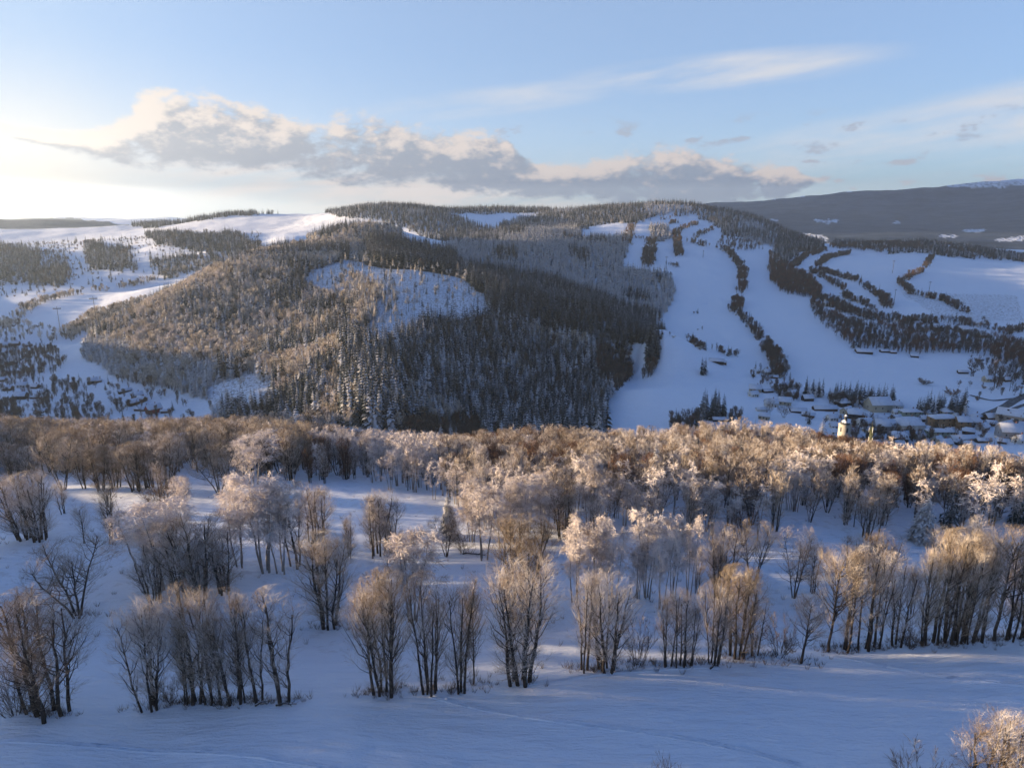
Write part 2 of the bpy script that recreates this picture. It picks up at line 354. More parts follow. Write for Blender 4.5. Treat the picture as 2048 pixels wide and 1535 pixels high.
CLEARCUT = [
 ([(690,520),(760,535),(870,545),(930,558),(965,590),(985,625),(940,648),(860,645),(790,692),(700,684),(760,625),(720,600),(640,590),(600,570),(620,540)], 600, 1300),
 ([(420,770),(500,745),(560,770),(560,810),(480,820),(410,800)], 480, 800),
 ([(-200,455),(0,455),(200,440),(400,420),(560,412),(700,420),(760,450),(640,480),(520,480),(300,455),(150,490),(-200,520)], 1850, 3500),
 ([(1800,585),(2030,590),(2048,640),(1900,650)], 700, 1500),
]
PX, PY = project(GX, GY, GZ)
cover = np.zeros(GX.shape + (4,), np.float32); cover[..., 3] = 1
inview = (GY > 40)
for poly, y0, y1 in FOREST_FAR:
    m_ = inpoly(PX + 14 * vnoise(PX / 25, PY / 4, 3), PY + 3 * vnoise(PX / 17, PY / 3, 4), poly) & (GY > y0) & (GY < y1)
    cover[..., 0] = np.maximum(cover[..., 0], m_)
cover[..., 0] = np.maximum(cover[..., 0], (_r > 2600) & (np.abs(GA) > R(41)))
for (poly,) in GLADES:
    m_ = inpoly(PX + 6 * vnoise(PX / 9, PY / 2, 7), PY + 2 * vnoise(PX / 6, PY / 2, 8), poly) & (GY > 2600)
    cover[..., 0] *= 1 - m_ * np.clip(0.75 + 0.7 * vnoise(PX / 2.2, PY / 0.8, 12), 0, 1)
for poly, y0, y1 in CLEARCUT:
    m_ = inpoly(PX + 8 * vnoise(PX / 15, PY / 15, 5), PY, poly) & (GY > y0) & (GY < y1) & inview
    cover[..., 1] = np.maximum(cover[..., 1], m_ * (0.75 if y0 < 1500 else 0.35))
cover[..., 2] = (GY > 100) * (GY < 240) * 0.25

# ground mesh: one sheet from under the drone to the horizon
na, nr = GX.shape
verts = np.stack([GX, GY, GZ], -1).reshape(-1, 3)
idx = np.arange(na * nr).reshape(na, nr)
wrap = np.concatenate([idx, idx[:1]], 0)
q = np.stack([wrap[:-1, :-1], wrap[:-1, 1:], wrap[1:, 1:], wrap[1:, :-1]], -1).reshape(-1, 4)[:, ::-1]
def raw_mesh(name, verts, faces_flat, counts, mats=(), mat_idx=None, smooth=False):
    me = bpy.data.meshes.new(name); verts = np.asarray(verts, np.float32)
    me.vertices.add(len(verts)); me.vertices.foreach_set('co', verts.ravel())
    counts = np.asarray(counts, np.int32); fl_ = np.asarray(faces_flat, np.int32)
    me.loops.add(len(fl_)); me.loops.foreach_set('vertex_index', fl_)
    me.polygons.add(len(counts)); st = np.concatenate([[0], np.cumsum(counts)[:-1]]).astype(np.int32)
    me.polygons.foreach_set('loop_start', st)
    if mat_idx is not None: me.polygons.foreach_set('material_index', np.asarray(mat_idx, np.int32))
    if smooth: me.polygons.foreach_set('use_smooth', np.ones(len(counts), bool))
    for m_ in mats: me.materials.append(m_)
    me.update(calc_edges=True); return me
gm = raw_mesh('ground', verts, q.ravel(), np.full(len(q), 4), [m_ground], smooth=True)
ca = gm.color_attributes.new('cover', 'FLOAT_COLOR', 'POINT'); ca.data.foreach_set('color', cover.reshape(-1))
ground = bpy.data.objects.new('ground', gm); COL.objects.link(ground); ground['kind'] = 'structure'

# ------------------------------------------------------------------ tree materials
def twig_material(name, dark, light, frost, amount, var=0.5):
    """thin twigs; frost sits in patches and more on some trees than on others"""
    m, N, b = material(name, 0.85)
    t = N.node('ShaderNodeTexCoord'); oi = N.node('ShaderNodeObjectInfo')
    n = N.noise(t.outputs['Object'], 0.55, 4, 0.7)
    n2 = N.noise(t.outputs['Object'], 7.0, 2, 0.6)
    c = N.mix(N.m('ADD', N.m('MULTIPLY', oi.outputs['Random'], var), N.m('MULTIPLY', n2, 1 - var)), dark + (1,), light + (1,))
    f = N.ramp(N.m('ADD', N.m('ADD', n, N.m('MULTIPLY', oi.outputs['Random'], 0.12)), N.m('MULTIPLY', n2, 0.35)), 0.98 - amount * 0.6, 1.12 - amount * 0.6)
    N.l.new(N.mix(f, c, frost + (1,)), b.inputs['Base Color'])
    return m
def snowy_material(name, dark, light, snow, lo, hi, scale=1.2, rough=0.85):
    """dark needles or bark with snow caught on whatever faces up"""
    m, N, b = material(name, rough)
    t = N.node('ShaderNodeTexCoord'); oi = N.node('ShaderNodeObjectInfo'); g = N.node('ShaderNodeNewGeometry')
    n = N.noise(t.outputs['Object'], scale, 4, 0.65)
    c = N.mix(N.m('ADD', N.m('MULTIPLY', n, 0.6), N.m('MULTIPLY', oi.outputs['Random'], 0.4)), dark + (1,), light + (1,))
    nz = N.sep(g.outputs['Normal'])[2]
    f = N.ramp(N.m('ADD', nz, N.m('ADD', N.m('MULTIPLY', N.m('SUBTRACT', n, 0.5), 1.3), N.m('MULTIPLY', N.m('SUBTRACT', oi.outputs['Random'], 0.5), 0.3))), lo, hi)
    N.l.new(N.mix(f, c, snow + (1,)), b.inputs['Base Color'])
    return m
M_BARK = snowy_material('dark_wet_bark', (0.020, 0.017, 0.015), (0.07, 0.055, 0.045), (0.75, 0.76, 0.80), 0.75, 1.15, 1.5)
M_BIRCHBARK = snowy_material('birch_bark', (0.05, 0.045, 0.04), (0.38, 0.35, 0.32), (0.75, 0.76, 0.80), 0.75, 1.1, 2.0)
M_TWIG = twig_material('brown_twigs', (0.14, 0.105, 0.078), (0.36, 0.275, 0.205), (0.66, 0.60, 0.55), 0.50)
M_COPPER = snowy_material('dark_copper_with_snow', (0.03, 0.035, 0.04), (0.06, 0.06, 0.065), (0.7, 0.72, 0.76), 0.35, 0.6, 0.5, 0.5)
M_GOLD = twig_material('golden_brown_twigs', (0.18, 0.137, 0.098), (0.42, 0.33, 0.235), (0.64, 0.56, 0.47), 0.45)
M_RED = twig_material('russet_twigs', (0.10, 0.055, 0.035), (0.22, 0.125, 0.08), (0.55, 0.48, 0.44), 0.15)
M_FROST = twig_material('frosted_twigs', (0.30, 0.245, 0.21), (0.52, 0.44, 0.39), (0.76, 0.69, 0.65), 0.60)
M_TAN = twig_material('tan_frosted_twigs', (0.27, 0.215, 0.155), (0.52, 0.43, 0.32), (0.78, 0.72, 0.64), 0.50)
M_NEEDLE = snowy_material('dark_spruce_needles', (0.012, 0.020, 0.018), (0.040, 0.050, 0.040), (0.55, 0.56, 0.60), 0.85, 1.35, 0.8)
M_NEEDLE_SNOW = snowy_material('snowy_spruce_needles', (0.025, 0.030, 0.026), (0.09, 0.085, 0.070), (0.68, 0.67, 0.68), 0.18, 0.85, 0.8)
M_DARKTWIG = twig_material('dark_twigs', (0.055, 0.045, 0.038), (0.17, 0.13, 0.10), (0.42, 0.40, 0.39), 0.20)
M_NEEDLE_RIME = snowy_material('rimed_spruce_needles', (0.05, 0.052, 0.048), (0.15, 0.135, 0.115), (0.72, 0.69, 0.67), -0.25, 0.65, 0.8)
M_SHRUB = twig_material('shrub_twigs', (0.08, 0.055, 0.04), (0.20, 0.15, 0.11), (0.6, 0.58, 0.56), 0.30)

# ------------------------------------------------------------------ tree geometry
class Geo:
    def __init__(s): s.v = []; s.f = []; s.c = []; s.mi = []; s.n = 0
    def tubes(s, P_, rad, n, mi=0):
        """P_ (M,K,3) paths, rad (M,K) radii"""
        M, K, _ = P_.shape
        T = np.gradient(P_, axis=1); T /= np.linalg.norm(T, axis=2, keepdims=True) + 1e-9
        ref = np.where(np.abs(T[:, :1, 2:3]) > 0.9, np.array([[[1.0, 0, 0]]]), np.array([[[0, 0, 1.0]]])) * np.ones((1, K, 1))
        U = np.cross(T, ref); U /= np.linalg.norm(U, axis=2, keepdims=True) + 1e-9; Wv = np.cross(T, U)
        an = np.arange(n) * 2 * np.pi / n
        ring = P_[:, :, None] + rad[:, :, None, None] * (np.cos(an)[:, None] * U[:, :, None] + np.sin(an)[:, None] * Wv[:, :, None])
        s.v.append(ring.reshape(-1, 3))
        id_ = s.n + np.arange(M * K * n).reshape(M, K, n); nx = np.roll(id_, -1, axis=2)
        q = np.stack([id_[:, :-1], nx[:, :-1], nx[:, 1:], id_[:, 1:]], -1).reshape(-1, 4)
        s.f.append(q.ravel()); s.c.append(np.full(len(q), 4)); s.mi.append(np.full(len(q), mi)); s.n += M * K * n
    def ribbons(s, P_, w, rng, mi=0, flat_=False):
        M, K, _ = P_.shape
        T = P_[:, -1] - P_[:, 0]; T /= np.linalg.norm(T, axis=1, keepdims=True) + 1e-9
        if flat_: S = np.cross(T, np.array([0, 0, 1.0]))
        else: S = np.cross(T, rng.normal(size=(M, 3)))
        S /= np.linalg.norm(S, axis=1, keepdims=True) + 1e-9
        w = np.broadcast_to(w, (M, K))
        a = P_ - S[:, None] * w[..., None] * 0.5; b = P_ + S[:, None] * w[..., None] * 0.5
        vv = np.stack([a, b], 2); s.v.append(vv.reshape(-1, 3))
        id_ = s.n + np.arange(M * K * 2).reshape(M, K, 2)
        q = np.stack([id_[:, :-1, 0], id_[:, :-1, 1], id_[:, 1:, 1], id_[:, 1:, 0]], -1).reshape(-1, 4)
        s.f.append(q.ravel()); s.c.append(np.full(len(q), 4)); s.mi.append(np.full(len(q), mi)); s.n += M * K * 2
    def mesh(s, name, mats):
        return raw_mesh(name, np.concatenate(s.v), np.concatenate(s.f), np.concatenate(s.c), mats, np.concatenate(s.mi))
def along(P_, k, t):
    K = P_.shape[1]; x = np.clip(t, 0, 0.9999) * (K - 1); i = x.astype(int); f = (x - i)[:, None]
    p = P_[k, i] * (1 - f) + P_[k, i + 1] * f; T = P_[k, i + 1] - P_[k, i]
    return p, T / (np.linalg.norm(T, axis=1, keepdims=True) + 1e-9)
def grow(P_, n, t0, t1, L, ang, up, K, rng, wig=0.05, jl=0.3, power=1.0):
    """n children on each parent path; L(t) length, ang spread in radians, up = bend towards +z (negative droops)"""
    M = P_.shape[0]; k = np.repeat(np.arange(M), n); u = rng.random(M * n)
    t = t0 + (t1 - t0) * u ** power
    p, T = along(P_, k, t)
    r = rng.normal(size=(M * n, 3)); r -= (r * T).sum(1, keepdims=True) * T; r /= np.linalg.norm(r, axis=1, keepdims=True) + 1e-9
    a = ang * (0.7 + 0.6 * rng.random(M * n)); D = T * np.cos(a)[:, None] + r * np.sin(a)[:, None]
    ln = L(t) * (1 + jl * (rng.random(M * n) * 2 - 1))
    s_ = np.linspace(0, 1, K)[None, :, None]
    Q = p[:, None] + D[:, None] * ln[:, None, None] * s_ + np.array([0, 0, 1.0]) * (up * ln)[:, None, None] * s_ ** 2
    Q = Q + rng.normal(size=Q.shape) * (wig * ln)[:, None, None] * (s_ > 0)
    return Q, ln, t
def taper(M, K, r0, r1): return np.linspace(1, 0, K)[None] * (np.asarray(r0).reshape(-1, 1) - r1) + r1 + np.zeros((M, K))

def stems(rng, H, n, base_r, lean, K=9, wig=0.09, hv=0.18):
    a = np.arange(n) * 2 * np.pi / n + rng.random() * 6.3 + rng.normal(size=n) * 0.35
    out = np.stack([np.cos(a), np.sin(a), a * 0], 1); s_ = np.linspace(0, 1, K)
    hh = H * (1 - hv * rng.random(n)); le = lean * H * (0.4 + 0.9 * rng.random(n)); br = base_r * (0.3 + 0.7 * rng.random(n))
    if n == 1: le *= 0.4; br *= 0
    Q = out[:, None] * (br[:, None] + le[:, None] * s_[None] ** 1.15)[..., None]
    Q[..., 2] = hh[:, None] * s_[None] - 0.5
    wob = np.cumsum(rng.normal(size=(n, K, 3)) * wig, axis=1) * np.array([1, 1, 0.1]); wob -= wob[:, :1]
    return Q + wob
def bare_tree(seed, kind, H=16.0, lod=0):
    rng = np.random.default_rng(seed); tr = Geo(); cr = Geo()
    q = dict(vase=dict(n=6, br=1.0, lean=0.085, b=(23, 0.07, 0.98), bl=0.30, ba=0.50, up=0.26),
             slim=dict(n=3, br=0.7, lean=0.06, b=(22, 0.12, 0.98), bl=0.26, ba=0.50, up=0.24),
             single=dict(n=1, br=0, lean=0.05, b=(56, 0.22, 0.97), bl=0.34, ba=0.75, up=0.30),
             round=dict(n=4, br=0.45, lean=0.24, b=(24, 0.25, 0.99), bl=0.34, ba=0.85, up=0.20),
             thicket=dict(n=8, br=2.4, lean=0.06, b=(16, 0.25, 0.97), bl=0.24, ba=0.60, up=0.30))[kind]
    n = q['n']; S = stems(rng, H, n, q['br'], q['lean'])
    tr.tubes(S, taper(n, S.shape[1], H * 0.0100 * (0.75 + 0.5 * rng.random(n)) * (1.5 if n == 1 else 1.0), 0.045), 6 if lod == 0 else 3)
    nb, t0, t1 = q['b']; nb = int(nb * (0.72 + 0.4 * ((seed * 7) % 5) / 4))
    if lod == 1: nb = int(nb * 0.7)
    if lod == 2: nb = int(nb * 0.35)
    prof = lambda t: H * q['bl'] * np.clip(1.15 - 0.85 * t, 0.1, 1) * np.clip(t * 2.6, 0.3, 1)
    B, bl, bt = grow(S, nb, t0, t1, prof, q['ba'], q['up'], 5 if lod == 0 else 4, rng, 0.03)
    if lod < 2: tr.tubes(B, taper(len(B), B.shape[1], 0.012 * bl + 0.015, 0.014), 3)
    else: cr.ribbons(B, 0.10, rng)
    n2, wt = {0: (8, 0.014), 1: (6, 0.05), 2: (6, 0.13)}[lod]
    C_, cl, ct = grow(B, n2, 0.25, 1.0, lambda t: np.full(t.shape, H * 0.105), 0.62, 0.18, 3, rng, 0.05, 0.4)
    if lod == 0: cr.tubes(C_, taper(len(C_), 3, 0.014, 0.007), 3)
    else: cr.ribbons(C_, wt, rng)
    n3 = {0: 7, 1: 5, 2: 4}[lod]
    T_, tl, _ = grow(C_, n3, 0.15, 1.0, lambda t: np.full(t.shape, H * 0.055), 0.55, 0.10, 3 if lod == 0 else 2, rng, 0.05, 0.5)
    w = np.linspace(1, 0.45, T_.shape[1])[None] * wt
    cr.ribbons(T_, w, rng)
    envelope(tr, cr, H, {'vase': 0.29, 'slim': 0.23, 'single': 0.30, 'round': 0.40, 'thicket': 0.36}[kind], {'round': 0.62, 'vase': 0.60}.get(kind, 0.58))
    return tr, cr
def envelope(tr, cr, H, wd, mid, low=0.58):
    """crowns are held inside a rounded outline, as light does in nature"""
    for g in (tr, cr):
        for k, v in enumerate(g.v):
            t = v[:, 2] / H; z_ = np.clip(t, 0, 1.06)
            f = np.where(z_ > mid, np.sqrt(np.clip(1 - ((z_ - mid) / (1.07 - mid)) ** 2, 0.002, 1)), low + (1 - low) * np.clip(z_ / mid, 0, 1) ** 0.9)
            env = H * wd * f; r = np.hypot(v[:, 0], v[:, 1]); s_ = 1 / (1 + (r / env) ** 5) ** 0.2
            v[:, 0] *= s_; v[:, 1] *= s_; v[:, 2] = np.where(t > 0.94, H * (0.94 + 0.09 * np.tanh((t - 0.94) / 0.09)), v[:, 2])
def birch(seed, H=15.0, lod=0, n=3):
    """birch bowed under hoarfrost: upright stems, branch ends curling over in heavy plumes"""
    rng = np.random.default_rng(seed); tr = Geo(); cr = Geo()
    S = stems(rng, H * 0.97, n, 0.7, 0.10); tr.tubes(S, taper(n, S.shape[1], H * 0.009, 0.02), 5 if lod == 0 else 3)
    nb = {0: 22, 1: 14, 2: 9}[lod]
    B, bl, bt = grow(S, nb, 0.28, 1.0, lambda t: H * 0.235 * np.clip(1.25 - 1.0 * t, 0.16, 1) * np.clip(t * 3, 0.6, 1), 0.62, 0.22, 5 if lod < 2 else 3, rng, 0.04, 0.5)
    if lod < 2: cr.tubes(B, taper(len(B), B.shape[1], 0.035, 0.02), 3)
    n2 = {0: 11, 1: 7, 2: 5}[lod]; wt = {0: 0.032, 1: 0.075, 2: 0.19}[lod]
    C_, cl, ct = grow(B, n2, 0.35, 1.0, lambda t: np.full(t.shape, H * 0.075), 0.6, -0.25, 4, rng, 0.05, 0.5, power=0.6)
    cr.ribbons(C_, wt, rng)
    T_, tl, _ = grow(C_, {0: 8, 1: 4, 2: 3}[lod], 0.1, 1.0, lambda t: np.full(t.shape, H * 0.036), 0.7, -0.45, 3 if lod == 0 else 2, rng, 0.08, 0.5)
    cr.ribbons(T_, wt, rng)
    return tr, cr
def spruce(seed, H=24.0, lod=0, z0=0.05, wid=0.15, ragged=0.2):
    rng = np.random.default_rng(seed); tr = Geo(); cr = Geo()
    S = np.zeros((1, 5, 3)); S[0, :, 2] = np.linspace(-0.5, H, 5); tr.tubes(S, taper(1, 5, H * 0.011, 0.03), 5 if lod == 0 else 3)
    nw, nb = {0: (34, 11), 1: (20, 8), 2: (13, 7)}[lod]
    z = z0 + (1 - z0) * np.linspace(0, 0.985, nw)
    zz = np.repeat(z, nb) + rng.normal(size=nw * nb) * 0.008
    a = rng.random(nw * nb) * 6.283
    L = H * wid * (1.02 - (zz - z0) / (1 - z0)) ** 0.85 * (1 + ragged * rng.normal(size=len(a)) * 0.8) * np.clip((zz - z0) * 12 + 0.6, 0.5, 1)
    L = np.clip(L, H * 0.012, None)
    K = 4 if lod < 2 else 3; s_ = np.linspace(0, 1, K)[None, :, None]
    D = np.stack([np.cos(a), np.sin(a), 0.25 * zz ** 2 - 0.05], 1)
    Q = np.stack([a * 0, a * 0, zz * H], 1)[:, None] + D[:, None] * L[:, None, None] * s_ - np.array([0, 0, 1.0]) * (0.42 * L)[:, None, None] * s_ ** 1.7
    Q = Q + rng.normal(size=Q.shape) * 0.03 * L[:, None, None] * (s_ > 0)
    if lod < 2:
        w = np.array([0.6, 1.0, 0.7, 0.1] if K == 4 else [0.7, 1, 0.1])[None] * (0.26 * L)[:, None]
        cr.ribbons(Q, w, rng, 0, True)
        C_, cl, ct = grow(Q, 7 if lod == 0 else 4, 0.15, 1.0, lambda t: np.full(t.shape, 1.0), 0.8, -0.35, 3, rng, 0.05, 0.3)
        k = np.repeat(np.arange(len(Q)), 7 if lod == 0 else 4)
        C_ = C_[:, :1] + (C_ - C_[:, :1]) * (0.42 * L[k])[:, None, None]
        cr.ribbons(C_, np.array([1, 0.9, 0.2])[None] * (0.15 * L[k])[:, None], rng, 0, True)
    else:
        w = np.array([0.5, 1.0, 0.25])[None] * (0.75 * L)[:, None]
        cr.ribbons(Q, w, rng, 0, True)
    return tr, cr
def shrub(seed, H=4.0, lod=0, wid=0.5):
    rng = np.random.default_rng(seed); tr = Geo(); cr = Geo(); n = 10
    S = stems(rng, H, n, 0.35 * H * 0.3, wid * 0.9, K=5, wig=0.08, hv=0.5); tr.tubes(S, taper(n, 5, 0.045, 0.012), 3)
    B, bl, _ = grow(S, 10, 0.2, 1.0, lambda t: np.full(t.shape, H * 0.28), 0.6, 0.15, 3, rng, 0.06, 0.4); cr.ribbons(B, 0.03 if lod == 0 else 0.09, rng)
    T_, tl, _ = grow(B, 8 if lod == 0 else 5, 0.2, 1.0, lambda t: np.full(t.shape, H * 0.13), 0.6, 0.1, 2, rng, 0.06, 0.4); cr.ribbons(T_, 0.025 if lod == 0 else 0.09, rng)
    return tr, cr

class Proto: pass
PROTO = {}
def protos(key, items):
    """items: list of (trunk Geo, crown Geo, trunk material, crown material)"""
    out_ = []
    for i, (tr, cr, mt, mc) in enumerate(items):
        p = Proto(); p.H = None
        v = np.concatenate(cr.v); p.H = float(np.percentile(v[:, 2], 99.7)); p.W = float(2 * np.percentile(np.hypot(v[:, 0], v[:, 1]), 93))
        p.trunk = tr.mesh('trunk', [mt]); p.crown = cr.mesh('crown', [mc])
        g = Geo(); g.v = tr.v + cr.v; g.f = tr.f + [f + tr.n for f in cr.f]; g.c = tr.c + cr.c
        g.mi = [np.zeros(len(c), int) for c in tr.c] + [np.ones(len(c), int) for c in cr.c]
        p.whole = g.mesh(key, [mt, mc]); out_.append(p)
    PROTO[key] = out_
def bt(seed, kind, lod, mat): return (*bare_tree(seed, kind, 16.0, lod), M_BARK, mat)
protos('vase0', [bt(11, 'vase', 0, M_TWIG), bt(12, 'vase', 0, M_GOLD), bt(13, 'vase', 0, M_TWIG), bt(14, 'vase', 0, M_TWIG), bt(15, 'vase', 0, M_TWIG), bt(16, 'vase', 0, M_GOLD)])
protos('slim0', [bt(21, 'slim', 0, M_TWIG), bt(22, 'slim', 0, M_GOLD), bt(23, 'slim', 0, M_TWIG), bt(24, 'slim', 0, M_TWIG), bt(25, 'slim', 0, M_TWIG)])
protos('single0', [bt(31, 'single', 0, M_TWIG), bt(32, 'single', 0, M_GOLD), bt(33, 'single', 0, M_TWIG)])
protos('round0', [bt(41, 'round', 0, M_GOLD), bt(42, 'round', 0, M_TWIG)])
protos('thicket0', [bt(51, 'thicket', 0, M_TWIG)])
protos('birch0', [(*birch(61, 15, 0, 3), M_BIRCHBARK, M_FROST), (*birch(62, 15, 0, 4), M_BIRCHBARK, M_FROST)])
protos('spruce0', [(*spruce(71, 20, 0, 0.04, 0.17), M_BARK, M_NEEDLE_SNOW), (*spruce(72, 20, 0, 0.04, 0.15), M_BARK, M_NEEDLE_SNOW)])
protos('shrub0', [(*shrub(81), M_BARK, M_SHRUB), (*shrub(82), M_BARK, M_SHRUB)])
for nm, mt in (('brown', M_TWIG), ('gold', M_GOLD), ('red', M_RED)):
    protos(nm + '1', [bt(101, 'vase', 1, mt), bt(102, 'slim', 1, mt), bt(103, 'single', 1, mt), bt(104, 'round', 1, mt), bt(105, 'vase', 1, mt)])
protos('birch1', [(*birch(111, 15, 1, 3), M_BIRCHBARK, M_FROST), (*birch(112, 15, 1, 2), M_BIRCHBARK, M_FROST), (*birch(113, 15, 1, 4), M_BIRCHBARK, M_FROST)])
protos('tanbirch1', [(*birch(114, 15, 1, 3), M_BARK, M_TAN), (*birch(115, 15, 1, 2), M_BARK, M_TAN)])
protos('spruce1', [(*spruce(121, 24, 1, 0.04, 0.15), M_BARK, M_NEEDLE_SNOW), (*spruce(122, 24, 1, 0.06, 0.13), M_BARK, M_NEEDLE), (*spruce(123, 24, 1, 0.05, 0.14), M_BARK, M_NEEDLE)])
for nm, mt in (('brown', M_DARKTWIG), ('red', M_RED), ('tan', M_TAN)):
    protos(nm + '2', [bt(131, 'vase', 2, mt), bt(132, 'round', 2, mt), bt(133, 'slim', 2, mt)])
protos('birch2', [(*birch(141, 15, 2, 3), M_BARK, M_FROST), (*birch(142, 15, 2, 3), M_BARK, M_TAN)])
protos('spruce2', [(*spruce(151, 24, 2, 0.03, 0.19, 0.15), M_BARK, M_NEEDLE), (*spruce(152, 24, 2, 0.05, 0.17, 0.15), M_BARK, M_NEEDLE), (*spruce(153, 24, 2, 0.05, 0.155, 0.2), M_BARK, M_NEEDLE)])
protos('snowspruce2', [(*spruce(154, 24, 2, 0.03, 0.20, 0.15), M_BARK, M_NEEDLE_SNOW), (*spruce(155, 24, 2, 0.04, 0.18, 0.15), M_BARK, M_NEEDLE_SNOW)])
protos('rimespruce2', [(*spruce(156, 24, 2, 0.03, 0.21, 0.15), M_BARK, M_NEEDLE_RIME), (*spruce(157, 24, 2, 0.04, 0.19, 0.2), M_BARK, M_NEEDLE_RIME)])
protos('pine1', [(*spruce(161, 22, 1, 0.5, 0.09, 0.4), M_BARK, M_TAN), (*spruce(162, 22, 1, 0.62, 0.08, 0.5), M_BARK, M_NEEDLE_SNOW), (*spruce(163, 22, 1, 0.4, 0.07, 0.5), M_BARK, M_NEEDLE)])
protos('shrub1', [(*shrub(171, 4, 1), M_BARK, M_SHRUB), (*shrub(172, 4, 1, 0.7), M_BARK, M_TAN), (*shrub(173, 4, 1, 0.5), M_BARK, M_RED)])
KIND_OF = {'vase': 'bare_tree', 'slim': 'bare_tree', 'single': 'bare_tree', 'round': 'bare_tree', 'thicket': 'bare_tree', 'brown': 'bare_tree', 'gold': 'bare_tree', 'red': 'bare_tree',
           'tan': 'bare_tree', 'birch': 'frosted_birch', 'tanbirch': 'frosted_birch', 'spruce': 'spruce_tree', 'snowspruce': 'spruce_tree', 'rimespruce': 'spruce_tree', 'pine': 'pine_tree', 'shrub': 'shrub'}

# ------------------------------------------------------------------ where trees stand
RNG = np.random.default_rng(7)
TREES = []     # x, y, z, proto key, index, scale z, scale xy, rotation, label, group
def add(x, y, key, i, sz, sxy, label, group, rot=None, z=None):
    z = float(height(x, y)) if z is None else z
    TREES.append((x, y, z, key, i % len(PROTO[key]), sz, sxy, RNG.random() * 6.283 if rot is None else rot, label, group))
def at_pixel(px, base, top, width, key, label, group=None, i=None):
    p = ground_at(px, base)
    if p is None: return
    u, a, b = ray(px, top); Ht = p[1] * b / a - p[2]
    pr = PROTO[key]; i = int(RNG.integers(len(pr))) if i is None else i % len(pr)
    dep = p[1] * math.cos(PITCH) - p[2] * math.sin(PITCH); Wd = width * dep / F_PX
    sz = Ht / pr[i].H; sxy = min(max(Wd / pr[i].W, sz * 0.5), sz * 1.7)
    add(p[0], p[1], key, i, sz, sxy, label, group, z=p[2])

